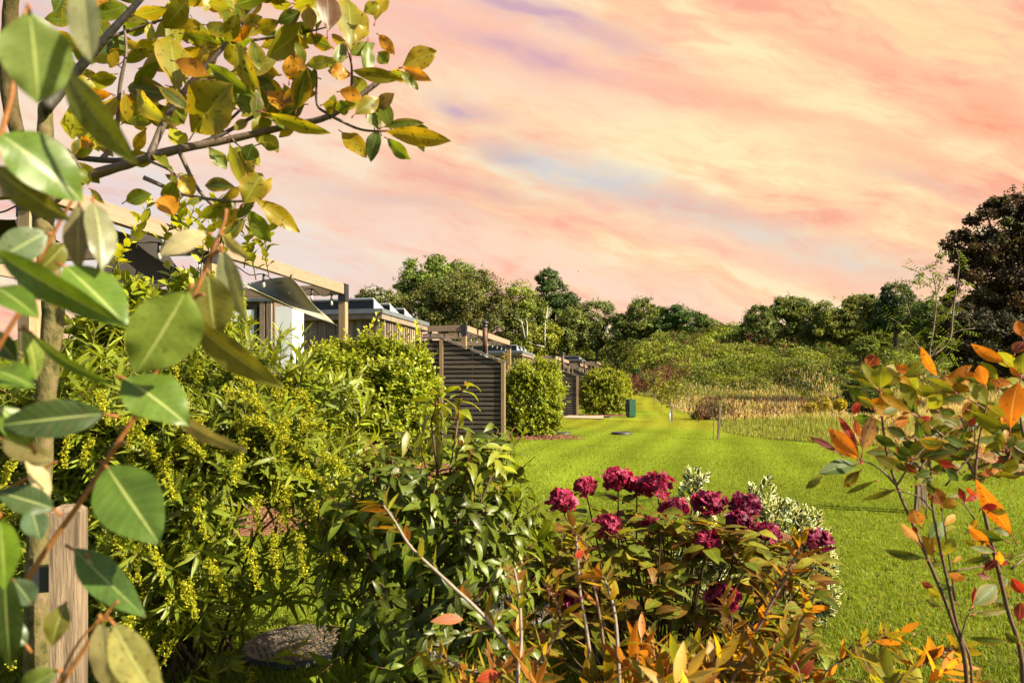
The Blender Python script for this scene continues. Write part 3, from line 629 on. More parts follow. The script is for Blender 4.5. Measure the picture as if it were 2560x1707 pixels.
def build_row():
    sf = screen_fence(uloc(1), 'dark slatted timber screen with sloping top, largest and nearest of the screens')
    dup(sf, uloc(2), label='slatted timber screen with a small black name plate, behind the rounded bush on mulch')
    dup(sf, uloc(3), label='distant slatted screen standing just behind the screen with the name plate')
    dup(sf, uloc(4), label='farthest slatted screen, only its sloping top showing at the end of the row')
    pg = pergola(uloc(0), 'long pale pergola nearest the viewer, its beam running behind the shrub')
    lab = ['pale timber pergola rising behind the nearest large slatted screen', 'pergola behind the screen with the black name plate', 'far pergola beside the second flue down the row', 'farthest little pergola at the end of the lodge row']
    for u in range(1, 5): dup(pg, uloc(u), label=lab[u-1])
    sl = string_lights(uloc(0), 'string of clear bulbs under the nearest long pergola beam')
    lab = ['string of bulbs under the pergola behind the largest screen', 'bulbs strung on the pergola behind the name plate screen', 'tiny bulb string on the far pergola by the second flue']
    for u in range(1, 4): dup(sl, uloc(u), label=lab[u-1])
    cb = cabin(uloc(1), 'weathered timber cabin with grey flat roof and tilted solar panels, nearest of the cabins')
    lab = ['timber cabin roof with solar panels seen through the pergola behind the largest screen', 'far cabin with pale solar panels above the rounded bush', 'farthest cabin, small pale roof at the end of the row']
    for u in range(2, 5): dup(cb, uloc(u), label=lab[u-2])
    fl = flue(l2w(1, -1.02, 2.1, 0), 'rusty stove flue with steel sleeve in front of the pergola post, nearest flue')
    dup(fl, l2w(2, -1.02, 2.1, 0), label='dark thin flue beside the pergola behind the name plate screen')
    dup(fl, l2w(3, -1.02, 2.1, 0), label='farthest dark flue pipe near the end of the lodge row')
    g = 'shade sails strung under the pergolas'
    ss2 = sail([(-5.2, 1.0, 2.75), (-1.45, 1.2, 2.55), (-1.5, 6.5, 2.45), (-5.2, 6.3, 2.95)], 'pale shade sail sagging under the pergola behind the largest screen', uloc(1), -ROW, .5, g)
    for u, l in ((2, 'pale shade sail under the pergola behind the name plate screen'), (3, 'small pale shade sail on the far pergola by the second flue'), (4, 'farthest tiny pale shade sail')):
        dup(ss2, uloc(u), label=l)
    # nearest pergola: a taut sail coloured for its underside shade dropping to the post, and one hanging behind the shrub
    sail([P(726, 692, 9.6), P(838, 812, 11.85), P(628, 724, 8.6), P(592, 706, 12.2)], 'triangular sail with painted underside shade pulled down to the foot of the long pergola post', sag=.15, grp=g, mat=M_sail_shade)
    sail([P(255, 578, 6.9), P(395, 576, 8.2), P(470, 705, 8.8), P(215, 760, 7.2)], 'canvas darkened by painted shade hanging behind the yellow green shrub', sag=.2, grp=g, mat=M_canvas_shade)
    sail([P(-160, 520, 6.6), P(120, 560, 7.0), P(150, 610, 9.0), P(-150, 600, 9.0)], 'canvas edge darkened by painted shade at the far left behind the tree trunk', sag=.2, grp=g, mat=M_canvas_shade)
    # the lodge behind the nearest pergola
    t = thing('white_lodge', 'pale panelled lodge corner with timber battens beside the nearest pergola', 'lodge', (-6.12, 13.3, 0), -ROW)
    b = MB(); b.box(-2.6, 1.63, 0, .5, 0, 3.0, (.5, .5, .5)); b.build('wall', M_clad, t, False)
    b = MB(); b.box(.62, 1.23, -.03, -.001, .05, 2.85); b.build('white_door', M_white, t, False)
    b = MB(); b.box(1.635, 2.0, .03, .45, .0, 2.9); b.build('white_panel', M_white, t, False)
    b = MB()
    for q in range(2): 
        sh = (1.3, 1.0, 1.2)[q]; b.box(1.36+q*.14, 1.46+q*.14, -.05, .0, 0, 3.0, (sh, sh, sh))
    b.build('battens', M_clad, t, False)
    b = MB(); b.box(1.24, 1.30, -.04, 0, 0, 2.9); b.box(1.06, 1.10, -.02, 0, 0, 2.9); b.build('door_frame', M_black, t, False)
    b = MB(); b.box(-2.64, 1.66, -.06, .54, 3.002, 3.07); b.build('roof', M_fascia, t, False)
    # name plate on the second screen
    p = l2w(2, -.45, -.035, 1.54); n = thing('name_plate', 'small black name plate with white letters on the slatted screen', 'sign', p, -ROW)
    b = MB(); b.box(-.185, .185, -.012, .012, -.07, .07); b.build('plate', M_black, n, False)
    b = MB()                                        # the letters are too small in the photo to read: white strokes of their size
    for x, w_, h_ in ((-.14, .05, .05), (-.085, .03, .022), (-.055, .018, .06), (-.025, .03, .05), (.01, .03, .06), (.04, .016, .055), (.068, .03, .06), (.14, .014, .045)):
        b.box(x-w_/2, x+w_/2, -.016, -.0125, -h_/2, h_/2)
    b.build('lettering', M_letter, n, False)
build_row()

# ------------------------------------------------------------------ trees and hedgerow in the distance
def far_tree(name, label, cat, Y, lobes, col, n, size, group=None, base=None, trunk=.25, dens=1.0, seed=0, col2=None, stub=1.0, flat=.0):
    """lobes are photo ellipses (px, py, rx, ry) turned into real ellipsoids standing at depth Y"""
    rg = np.random.default_rng(seed+17); W = []
    for px, py, rx, ry in lobes: W.append((P(px, py, Y), rx/F*Y, ry/F*Y))
    cx = np.mean([w[0][0] for w in W]) if base is None else (base-CX)/F*Y
    z0 = min(float(hgt(cx, Y)), min(w[0][2]-.4*w[2] for w in W)); root = np.array((cx, Y, z0))
    t = thing(name, label, cat, root, 0, group); c = MB(); br = MB()
    area = np.array([w[1]*w[2] for w in W]); area = area/area.sum()
    top = max(w[0][2]+w[2]*.3 for w in W)
    br.tube([(0, 0, -.5), (.15*rg.normal(), .1, (top-z0)*.3), (.4*rg.normal(), .2, (top-z0)*.75)], [trunk, trunk*.8, trunk*.3], (1, 1, 1), 7, wob=.15)
    for wi, (ctr, rx, rz) in enumerate(W):
        ry = rx*.85; k = max(14, int(80*area[wi]**.5*dens)); dirs = unit(rg.normal(size=(k, 3))+(0, -.25, .15)); rad = rg.uniform(.5, 1.0, k)**.6
        cc = ctr-root+dirs*rad[:, None]*np.array((rx, ry, rz))
        for q in range(min(k, 9)):
            br.tube([(0, 0, (top-z0)*.25), (cc[q]+np.array((0, 0, (top-z0)*.35)))/2, cc[q]], [trunk*.4, trunk*.2, trunk*.05], (1, 1, 1), 4)
        m = max(24, int(n*1.35*area[wi]/k))
        cr = rg.uniform(.16, .34, k)*min(rx, rz)*1.15
        dd = unit(rg.normal(size=(k, m, 3))); rr = rg.random((k, m, 1))**.45
        p = cc[:, None]+dd*rr*cr[:, None, None]*np.array((1.15, 1.0, .8)); p[..., 2] -= 0
        nn = dd*.8+(dirs*.5)[:, None]+rg.normal(size=(k, m, 3))*.45+(0, 0, .25)
        hue = 1.55*rg.uniform(.5, 1.5, (k, 1, 1))*rg.uniform(.6, 1.4, (k, m, 1))
        base_c = np.array(col)*np.ones((k, m, 3))
        if col2 is not None:
            s_ = (rg.random((k, 1)) < .4)[..., None]; base_c = np.where(s_ & (rg.random((k, m, 1)) < .7), np.array(col2), base_c)
        p = p.reshape(-1, 3); sel = p[:, 2] > .05
        sz = rg.uniform(.6, 1.4, len(p))*size
        c.quads(p[sel], (rg.normal(size=p.shape)*(1, 1, .7)-(0, 0, flat))[sel], nn.reshape(-1, 3)[sel], sz[sel], (sz*rg.uniform(.4, .65, len(p)))[sel], (base_c*hue).reshape(-1, 3)[sel])
        # stray sprigs break up the outline
        ks = int(70*stub*area[wi]**.5); d2 = unit(rg.normal(size=(ks, 3))+(0, -.1, .3)); q0 = ctr-root+d2*np.array((rx, ry, rz))*rg.uniform(.95, 1.13, (ks, 1))
        pp = (q0[:, None]+rg.normal(size=(ks, 9, 3))*np.array((.16, .16, .2))*size*2.6).reshape(-1, 3); pp = pp[pp[:, 2] > .05]
        c.quads(pp, rg.normal(size=pp.shape)+(0, 0, .5), rg.normal(size=pp.shape), size*.9, size*.42, np.array(col)*1.4*rg.uniform(.6, 1.3, (len(pp), 1)))
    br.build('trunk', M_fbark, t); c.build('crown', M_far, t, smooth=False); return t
def build_trees():
    G = 'trees and bushes along the far ridge'
    DK, MID, YG, BR = (.045, .060, .012), (.075, .105, .016), (.13, .15, .02), (.085, .085, .018)
    far_tree('ash_tree', 'tall rounded bright green tree, highest of the far trees behind the cabins', 'tree', 97, [(1085, 690, 85, 50), (1035, 712, 55, 50), (1120, 735, 110, 75), (1060, 760, 90, 60)], (.085, .115, .018), 15000, .38, G, trunk=.4, seed=1)
    far_tree('sycamore_tree', 'broad brown-green tree standing in front of the tall bright green one', 'tree', 88, [(1180, 745, 85, 78), (1120, 760, 80, 70), (1240, 790, 60, 70), (1060, 790, 80, 60), (1190, 830, 110, 60), (1285, 800, 30, 50)], BR, 24000, .30, G, trunk=.4, seed=2, col2=(.05, .065, .014))
    far_tree('small_tree', 'small dark olive tree above the cabin roof, leftmost of the far trees', 'tree', 90, [(940, 745, 42, 30), (915, 765, 38, 28), (980, 770, 50, 40)], (.08, .09, .02), 6000, .3, G, seed=3, base=940)
    far_tree('ivy_clad_tree', 'narrow dark ivy-clad tree rising alone like a pillar', 'tree', 92, [(1370, 705, 32, 32), (1378, 745, 42, 45), (1385, 790, 52, 50), (1420, 770, 38, 36)], (.045, .070, .018), 15000, .30, G, seed=4, stub=.4)
    far_tree('willow_tree', 'yellow green willow between the broad brown tree and the ivy pillar', 'tree', 89, [(1300, 760, 45, 55), (1325, 800, 50, 55), (1290, 820, 45, 50)], YG, 9000, .3, G, seed=5, col2=MID)
    far_tree('willow_bush', 'light yellow green bush beside the bare white branches', 'bush', 84, [(1345, 850, 42, 40), (1320, 870, 45, 30), (1375, 840, 28, 30)], (.16, .17, .02), 6000, .27, G, seed=6)
    far_tree('hawthorn_tree', 'olive hedgerow tree just beyond the ivy pillar', 'tree', 86, [(1435, 805, 42, 40), (1420, 845, 50, 40), (1395, 865, 40, 30)], (.085, .10, .02), 8000, .27, G, seed=7)
    far_tree('hawthorn_tree', 'wide grey-green hedgerow tree in the middle of the ridge', 'tree', 87, [(1490, 792, 48, 42), (1520, 830, 55, 38), (1465, 840, 45, 36)], (.09, .11, .03), 9000, .27, G, seed=8, col2=(.05, .065, .015))
    far_tree('hawthorn_tree', 'taller feathery-topped hedgerow tree with pale right side', 'tree', 86, [(1608, 778, 42, 34), (1600, 812, 55, 38), (1560, 820, 40, 36), (1645, 790, 26, 26)], (.075, .095, .02), 10000, .26, G, seed=9, col2=YG)
    far_tree('hawthorn_tree', 'low dark hedgerow tree with flat top near the gap in the ridge', 'tree', 85, [(1690, 790, 42, 26), (1720, 808, 52, 30), (1660, 815, 40, 26)], (.045, .08, .015), 8000, .26, G, seed=10)
    far_tree('bramble_bush', 'low bramble bush sloping into the gap in the ridge', 'bush', 84, [(1760, 818, 34, 24), (1745, 838, 50, 22), (1795, 842, 30, 14)], (.07, .09, .018), 5000, .25, G, seed=11)
    far_tree('bramble_bush', 'small shaded bush in the dip of the ridge', 'bush', 86, [(1850, 838, 40, 20), (1830, 848, 40, 14)], (.05, .075, .015), 3000, .25, G, seed=12)
    far_tree('hawthorn_tree', 'rounded olive tree right of the gap with a low dark front bush', 'tree', 76, [(1895, 795, 32, 34), (1880, 830, 30, 36), (1915, 840, 40, 30)], (.08, .10, .022), 7000, .25, G, seed=13)
    far_tree('hawthorn_tree', 'domed tree hung with yellowish creepers on the right part of the ridge', 'tree', 78, [(1975, 775, 50, 36), (1950, 800, 52, 42), (2010, 805, 44, 46)], (.075, .095, .018), 11000, .25, G, seed=14, col2=YG)
    far_tree('sallow_tree', 'broad yellow-green rounded tree, widest on the right part of the ridge', 'tree', 74, [(2080, 790, 56, 42), (2110, 815, 55, 46), (2060, 825, 60, 42), (2140, 770, 40, 30)], (.11, .12, .02), 13000, .25, G, seed=15, col2=(.06, .08, .016))
    far_tree('hawthorn_tree', 'dark green tree between the broad yellow-green one and the taller dark one', 'tree', 76, [(2160, 768, 40, 32), (2190, 790, 36, 40)], (.06, .085, .02), 6000, .25, G, seed=16)
    far_tree('dark_tree', 'dark blue-green tree with ragged top near the big copper tree', 'tree', 72, [(2240, 745, 38, 38), (2230, 785, 45, 45), (2275, 790, 36, 44), (2215, 735, 14, 20)], (.034, .052, .018), 9000, .26, G, seed=17)
    far_tree('hawthorn_tree', 'olive bush filling the space beneath the copper tree edge', 'bush', 62, [(2320, 800, 50, 50), (2350, 830, 50, 60)], (.06, .085, .015), 8000, .22, G, seed=18)
    far_tree('copper_tree', 'large dark copper-leaved tree filling the right edge of the view', 'tree', 44, [(2500, 560, 75, 65), (2570, 560, 80, 90), (2440, 640, 78, 70), (2540, 680, 120, 100), (2400, 640, 42, 30), (2440, 720, 80, 60), (2560, 790, 130, 100), (2640, 650, 120, 140)], (.044, .027, .010), 40000, .22, G, trunk=.5, seed=19, base=2560, col2=(.034, .040, .010), stub=2.6)
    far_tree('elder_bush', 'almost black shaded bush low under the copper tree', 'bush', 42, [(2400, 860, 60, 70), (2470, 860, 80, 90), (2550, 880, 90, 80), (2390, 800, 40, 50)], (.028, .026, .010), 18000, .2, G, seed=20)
    far_tree('young_bush', 'small fresh green bush on the slope below the ridge trees', 'bush', 60, [(2165, 862, 28, 20), (2150, 875, 30, 14)], (.10, .13, .02), 2500, .2, G, seed=21)
    far_tree('conifer_bush', 'tiny dark rounded bush at the foot of the hill behind the lawn', 'bush', 62, [(1592, 935, 9, 13), (1594, 946, 12, 10)], (.03, .06, .015), 1500, .14, seed=22)
    far_tree('gorse_bush', 'low dark green bush beside the tiny rounded one at the hill foot', 'bush', 61, [(1622, 952, 22, 14)], (.045, .08, .015), 1500, .16, seed=23)
    far_tree('meadow_bush', 'dark bush in the meadow behind the red-tipped shrub', 'bush', 30, [(2145, 975, 38, 32), (2180, 1000, 50, 38), (2120, 1005, 25, 26)], (.05, .07, .012), 6000, .10, seed=24)
    far_tree('lawn_edge_bush', 'rough low green bush at the lawn edge on the far right', 'bush', 12, [(2545, 1150, 60, 38), (2600, 1120, 70, 60)], (.08, .13, .015), 5000, .05, seed=25)
    far_tree('rushes_clump', 'brownish clump of weeds at the corner of the mown lawn', 'weeds', 31, [(1765, 1030, 26, 18), (1790, 1022, 30, 20), (1745, 1042, 16, 12)], (.12, .115, .03), 2200, .09, seed=26)
    for q, (px, py) in enumerate(((2062, 1010), (2100, 1012), (2030, 1022))):
        far_tree('ragwort_plant', ('yellow flowered meadow plant, middle of the three', 'yellow flowered meadow plant nearest the dark meadow bush', 'yellow flowered meadow plant beside the thin bare sapling')[q], 'plant', 27, [(px, py, 15, 13)], (.30, .24, .015), 700, .07, 'yellow meadow plants', seed=30+q, trunk=.02)
    # dead white branches
    t = thing('dead_tree', 'bare white dead branches sticking out of the yellow green bush', 'dead tree', P(1362, 860, 83)); b = MB(); o = np.array(t.location)
    for a in ([(1362, 868), (1364, 800), (1377, 768)], [(1364, 800), (1368, 775), (1369, 764)], [(1364, 800), (1374, 782), (1380, 774)], [(1362, 868), (1318, 852), (1306, 812), (1296, 795)], [(1318, 850), (1318, 812), (1314, 795)], [(1306, 812), (1304, 804), (1302, 796)]):
        b.tube([P(x, y, 82.5)-o for x, y in a], [.09, .05, .02], (1, 1, 1), 5)
    b.build('branches', solid_mat('dead_wood', (.62, .56, .48), (.45, .4, .33), 2), t)
    # bird
    t = thing('bird', 'tiny dark bird flying alone in the pink sky', 'bird', P(1446, 679, 70)); b = MB()
    b.leaves([(-.12, 0, 0)], (1, .1, 0), (0, 0, 1), .28, .10, (1, 1, 1), .2, .6, 'oval', 5); b.leaves([(-.02, 0, .02), (-.02, 0, .02)], [(-.3, .9, .5), (.1, -.9, .4)], (0, 0, 1), .24, .09, (1, 1, 1), .7, .1, 'lance', 5)
    b.build('body', M_bird, t)
build_trees()

# ------------------------------------------------------------------ shrubs: sprigs of real leaves on stems
def frames(ax, rg):
    ax = unit(ax); r = rg.normal(size=ax.shape); a = unit(np.cross(ax, r)); return ax, a, np.cross(ax, a)
def sprigs(mb, sb, B, AX, length, nl, L, W, col, rg, ang=55, prof='oval', curl=.35, fold=.25, nt=5, bare=.15, top=True, bend=.25, stemc=(.10, .09, .02), sr=.003, taper=.35, colvar=.5, droop=0., tipcol=None, three=True, wave=0.):
    """shoots: base B, direction AX, each carrying nl leaves set spirally"""
    n = len(B); ax, a, b = frames(AX, rg); length = np.broadcast_to(length, (n,))*rg.uniform(.7, 1.25, n)
    bd = unit(a*rg.normal(size=(n, 1))+b*rg.normal(size=(n, 1)))*bend
    tt = np.linspace(bare, 1, nl); ph = rg.random((n, 1))*6.28+np.arange(nl)*2.4+rg.normal(size=(n, nl))*.35
    pos = B[:, None]+(ax[:, None]*tt[None, :, None]+bd[:, None]*(tt**2)[None, :, None])*length[:, None, None]
    loc = unit(ax[:, None]+2*bd[:, None]*tt[None, :, None])
    out = a[:, None]*np.cos(ph)[..., None]+b[:, None]*np.sin(ph)[..., None]
    th = np.radians(ang*(1-.35*tt)[None]+rg.normal(size=(n, nl))*12)[..., None]
    d = unit(loc*np.cos(th)+out*np.sin(th)-np.array((0, 0, droop))); nn = loc*np.sin(th)-out*np.cos(th)+rg.normal(size=(n, nl, 3))*.25
    sc_ = (1-taper*tt**3)[None]*rg.uniform(.7, 1.2, (n, nl))
    c = np.array(col)*rg.uniform(1-colvar, 1+colvar, (n, 1, 1))*rg.uniform(.75, 1.25, (n, nl, 1))
    if tipcol is not None: k = (tt**3)[None, :, None]; c = c*(1-k*.7)+np.array(tipcol)*k*.7
    mb.leaves(pos.reshape(-1, 3), d.reshape(-1, 3), nn.reshape(-1, 3), (L*sc_).ravel(), (W*sc_).ravel(), np.broadcast_to(c, (n, nl, 3)).reshape(-1, 3), curl+rg.normal(size=n*nl)*.2, fold, prof, nt, wave, three)
    if sb is not None:
        for i in range(n): sb.tube([B[i], B[i]+(ax[i]*.5+bd[i]*.25)*length[i], B[i]+(ax[i]+bd[i])*length[i]], [sr, sr*.8, sr*.5], np.array(stemc)*rg.uniform(.7, 1.3), 4, 1)
def crown_points(rg, n, ctr, rad, front=.35, inner=.35, lump=.16, zmin=.08):
    d = unit(rg.normal(size=(n, 3))+(0.15, -front, .2)); u = 1+lump*np.sin(d[:, 0]*7+ctr[0]*3)*np.sin(d[:, 2]*6+1)+lump*.6*np.sin(d[:, 1]*9+d[:, 2]*5)
    r = np.where(rg.random(n) < inner, rg.uniform(.45, .85, n), rg.uniform(.86, 1.0, n))*u
    # squarer than an ellipsoid: hedge-like sides
    dd = np.sign(d)*np.abs(d)**.75; p = np.array(ctr)+dd*r[:, None]*np.array(rad); k = p[:, 2] > zmin; return p[k], d[k]
def woody(sb, rg, base, pts, n, r0, col, mid=.45):
    for q in rg.choice(len(pts), min(n, len(pts)), False):
        p = pts[q]; b = np.array(base)+(rg.normal()*.12, rg.normal()*.1, 0); m = b+(p-b)*mid+(0, 0, .12*np.linalg.norm(p-b)); sb.tube([b, m, p], [r0, r0*.6, r0*.25], np.array(col)*rg.uniform(.6, 1.2), 5, 3)
def griselinia(label, ctr, rad, n, length, nl, L, seed, group='rounded yellow green evergreen bushes', shoots=None, col=(.18, .235, .013), tip=(.35, .36, .022)):
    rg = np.random.default_rng(seed); gz = float(hgt(ctr[0], ctr[1])); c0 = np.array((ctr[0], ctr[1], gz))
    t = thing('evergreen_bush', label, 'bush', c0, 0, group); lf, st = MB(), MB()
    p, d = crown_points(rg, n, (0, 0, ctr[2]), rad); k = rg.uniform(.7, 1.2, (len(p), 1))
    sprigs(lf, st, p, d*.6+(0, 0, .75)+rg.normal(size=p.shape)*.25, length, nl, L, L*.62, col, rg, ang=58, nt=4, tipcol=tip, stemc=(.20, .17, .03), sr=L*.03)
    if shoots is not None:
        s = np.array([np.array(q)-c0 for q in shoots]); sprigs(lf, st, s, np.tile((0.05, 0, 1.), (len(s), 1))+rg.normal(size=s.shape)*.12, length*1.8, int(nl*1.6), L, L*.6, tip, rg, ang=52, nt=4, stemc=(.20, .17, .03), sr=L*.035)
    woody(st, rg, (0, 0, 0), p, 26, .022, (.12, .09, .05)); lf.build('foliage', M_gris, t); st.build('stems', M_stem, t); return t
def build_bushes():
    sh = [P(x, y, 10.3) for x, y in ((918, 855), (985, 870), (1035, 880), (870, 885), (1045, 860), (800, 915), (835, 905), (955, 870), (1010, 870), (890, 880), (1020, 890), (925, 880), (770, 920))]
    griselinia('big bright yellow green bush in front of the timber cabin', (-2.30, 10.6, .99), (.98, .75, .93), 3200, .22, 9, .085, 51, shoots=sh)
    sh = [P(x, y, 4.4) for x, y in ((450, 600), (470, 640), (340, 620), (400, 640), (560, 660), (520, 640), (300, 680), (280, 680), (610, 670), (655, 650), (672, 690), (640, 700), (455, 590), (500, 690))]
    griselinia('tall yellow green bush with big rounded leaves under the pergola beam, nearest of its kind', (-2.42, 4.7, 1.05), (.45, .45, .86), 900, .2, 9, .10, 52, shoots=sh)
    griselinia('upright yellow green bush on the mulch bed beside the largest slatted screen', (.56, 19.2, .98), (.74, .6, 1.03), 2600, .22, 8, .085, 53)
    griselinia('shaded round bush beyond the small gravel pad, beside the green bin', (4.75, 36, 1.05), (1.1, .8, 1.15), 1500, .3, 8, .13, 54, col=(.15, .185, .012))
    griselinia('farther bush half hidden behind the shaded round bush by the gravel pad', (6.6, 45, 1.0), (1.1, .9, 1.1), 900, .32, 8, .15, 55, col=(.18, .20, .014))
    # thin golden bamboo between the screen and the pergola post
    rg = np.random.default_rng(56); t = thing('bamboo_plant', 'thin golden bamboo growing between the largest screen and the pergola posts', 'bamboo', (-.75, 22.5, 0)); lf, st = MB(), MB()
    p = np.stack([rg.uniform(-.45, .55, 150), rg.uniform(-.3, .3, 150), rg.uniform(.5, 2.35, 150)], -1)
    sprigs(lf, st, p, rg.normal(size=p.shape)+(0, 0, .6), .25, 7, .16, .03, (.34, .25, .03), rg, prof='lance', nt=3, droop=.5, stemc=(.3, .2, .04)); 
    for q in range(14): x, y = rg.uniform(-.4, .5), rg.uniform(-.3, .3); st.tube([(x, y, 0), (x+.05, y, 1.2), (x+rg.normal()*.15, y, 2.3)], [.01, .008, .004], (.3, .22, .05), 4, 2)
    lf.build('foliage', M_gris, t); st.build('stems', M_stem, t)
build_bushes()

# ------------------------------------------------------------------ near shrubs
K = 2560/2352                                       # overview units to photo pixels
def V_(x, y, Y): return P(x*K, y*K, Y)
def pxleaves(mb, root, items, Y, rg, spread=.12, prof='oval', nt=8, curl=.35, fold=.25, wave=.0, sb=None, stemc=(.2, .05, .03), three=True):
    """single leaves given by base, tip (photo pixels), width; each gets its own depth and tilt"""
    for it in items:
        x0, y0, x1, y1, w, col = it[:6]; kw = it[6] if len(it) > 6 else {}
        yb = kw.get('Y', Y+rg.normal()*spread); L = math.hypot(x1-x0, y1-y0)/F*yb; s = kw.get('tilt', rg.uniform(-.5, .5))
        b, t = P(x0, y0, yb), P(x1, y1, yb+s*L); mid = (b+t)/2; view = unit(np.array((0, 0, EYE))-mid)
        d = unit(t-b); n = unit(view-d*np.dot(view, d)); sd_ = np.cross(d, n); a = kw.get('roll', rg.uniform(-.55, .55)); ls = kw.get('lit')
        if ls: sv = np.array((math.sin(SUN_AZ)*math.cos(SUN_EL), math.cos(SUN_AZ)*math.cos(SUN_EL), math.sin(SUN_EL))); a = float(np.clip(math.atan2(np.dot(sv, sd_), max(np.dot(sv, n), .05)), -.6, .6))*ls*.75
        n = n*math.cos(a)+sd_*math.sin(a)
        if kw.get('flip'): n = -n
        cu = kw.get('curl', curl+rg.normal()*.18); sg = -1 if kw.get('flip') else 1
        c = np.array(col)*rg.uniform(.85, 1.15); mb.leaves([b-root], [t-b+n*L*cu*.45], [n], [np.linalg.norm(t-b)*(1+cu*cu*.12)], [w/F*yb/max(.5, math.cos(a))], [c], cu, kw.get('fold', fold), kw.get('prof', prof), nt, wave*rg.uniform(.5, 1.5), three)
        if sb is not None: q = b-(t-b)*.14+(0, 0, -.004); sb.tube([q-root, b-root+(t-b)*.02], [.0016, .0012], stemc, 5, 1)
def beads(mb, pts, size, col, rg, per=3, spread=.006):
    n = len(pts); p = np.repeat(pts, per, 0)+rg.normal(size=(n*per, 3))*spread
    for q in range(2): mb.quads(p, rg.normal(size=p.shape), rg.normal(size=p.shape), size*rg.uniform(.7, 1.3, len(p)), size*.85, np.array(col)*rg.uniform(.6, 1.35, (len(p), 1)))
def build_willow_shrub():
    rg = np.random.default_rng(71); root = np.array((-1.55, 3.2, 0)); t = thing('spiked_shrub', 'large narrow-leaved shrub hung with yellow green flower spikes, filling the lower left', 'shrub', root)
    lf, st, fl = MB(), MB(), MB()
    ctr = np.array((.02, 0, .80))
    p, d = crown_points(rg, 1250, ctr, (.76, .55, .585), front=.6, inner=.5, lump=.22, zmin=.05)
    w = p+root; px = CX+w[:, 0]/w[:, 1]*F; py = HY-(w[:, 2]-EYE)/w[:, 1]*F
    keep = ~((np.hypot((px-640)/130, (py-1470)/170) < 1) & (rg.random(len(p)) < .75)) & ~((np.hypot((px-590)/70, (py-1310)/60) < 1) & (rg.random(len(p)) < .8)); p, d = p[keep], d[keep]
    sprigs(lf, st, p, d*.7+(0, 0, .55)+rg.normal(size=p.shape)*.3, 0.16, 13, .125, .020, (.145, .19, .011), rg, ang=62, prof='lance', curl=.3, nt=5, tipcol=(.24, .265, .02), stemc=(.16, .10, .03), sr=.0022)
    top = [V_(x, y, 3.1) for x, y in ((560, 770), (610, 790), (640, 800), (520, 800), (450, 800), (380, 820), (690, 850), (300, 830), (580, 760), (475, 790))]
    sprigs(lf, st, np.array(top)-root-(0, 0, .1), np.tile((.1, 0, 1.), (10, 1))+rg.normal(size=(10, 3))*.2, .2, 18, .095, .015, (.22, .25, .02), rg, ang=48, prof='lance', curl=.3, nt=5, stemc=(.16, .12, .03))
    low = [V_(x, y, 3.0+rg.normal()*.1) for x, y in ((300, 1430), (360, 1460), (420, 1440), (250, 1500), (330, 1540), (430, 1520), (480, 1490), (520, 1560), (390, 1580), (270, 1600), (460, 1600), (350, 1380), (500, 1420), (560, 1480))]
    sprigs(lf, st, np.array(low)-root, rg.normal(size=(14, 3))*.5+(.3, -.3, .5), .2, 18, .095, .016, (.15, .19, .015), rg, ang=58, prof='lance', nt=5, stemc=(.16, .10, .03))
    woody(st, rg, (0, 0, 0), p, 30, .009, (.10, .055, .03), .5)
    ex = [((600, 925), (612, 1000)), ((655, 955), (650, 1060)), ((690, 1080), (765, 1128)), ((560, 965), (640, 990)), ((452, 1120), (472, 1235)), ((280, 965), (330, 1010)), ((268, 1235), (302, 1340)), ((632, 1225), (642, 1335)), ((345, 1015), (372, 1075)), ((495, 1010), (560, 1060)),
          ((700, 980), (760, 990)), ((690, 1230), (700, 1320)), ((590, 1140), (600, 1240)), ((420, 1010), (470, 1050)), ((660, 1120), (655, 1200)), ((250, 1110), (270, 1170)), ((760, 1270), (790, 1290)), ((520, 900), (600, 935)), ((430, 930), (400, 985)), ((340, 1230), (372, 1330)), ((30, 1060), (10, 1110)), ((480, 1290), (520, 1370)), ((640, 1010), (700, 1050)), ((560, 1010), (540, 1110)), ((720, 1150), (735, 1240)), ((380, 1060), (400, 1150)), ((310, 1100), (330, 1190)), ((210, 1010), (190, 1070)), ((570, 1260), (590, 1350)), ((430, 1330), (450, 1420)), ((300, 1420), (320, 1490)), ((540, 860), (585, 900)), ((620, 860), (640, 930)), ((680, 900), (720, 950)), ((230, 900), (250, 970)), ((350, 910), (330, 980)), ((740, 1050), (790, 1090)), ((470, 960), (440, 1020))]
    ex = [(V_(*a, 2.38+rg.random()*.2), V_(*b, 2.36+rg.random()*.2)) for a, b in ex]
    pf = p[(d[:, 1] < .3)]
    for q in pf[rg.choice(len(pf), 120)]: ex.append((q+root-(0, .11, 0), q+root+np.array((rg.normal()*.05, -.15+rg.normal()*.04, -rg.uniform(.10, .2)))))
    for a, b in ex:
        a, b = a-root, b-root; m = (a+b)/2+np.array((rg.normal()*.01, -.02, .03)); u = np.linspace(0, 1, 80)[:, None]; c = a*(1-u)**2+2*m*u*(1-u)+b*u*u
        beads(fl, c+rg.normal(size=c.shape)*.0085*(1.15-u*.7), .0088, (.36, .36, .020), rg, 3, .0045)
    lf.build('foliage', M_lance, t); st.build('stems', M_stem, t); fl.build('flower_spikes', M_grass, t)
build_willow_shrub()
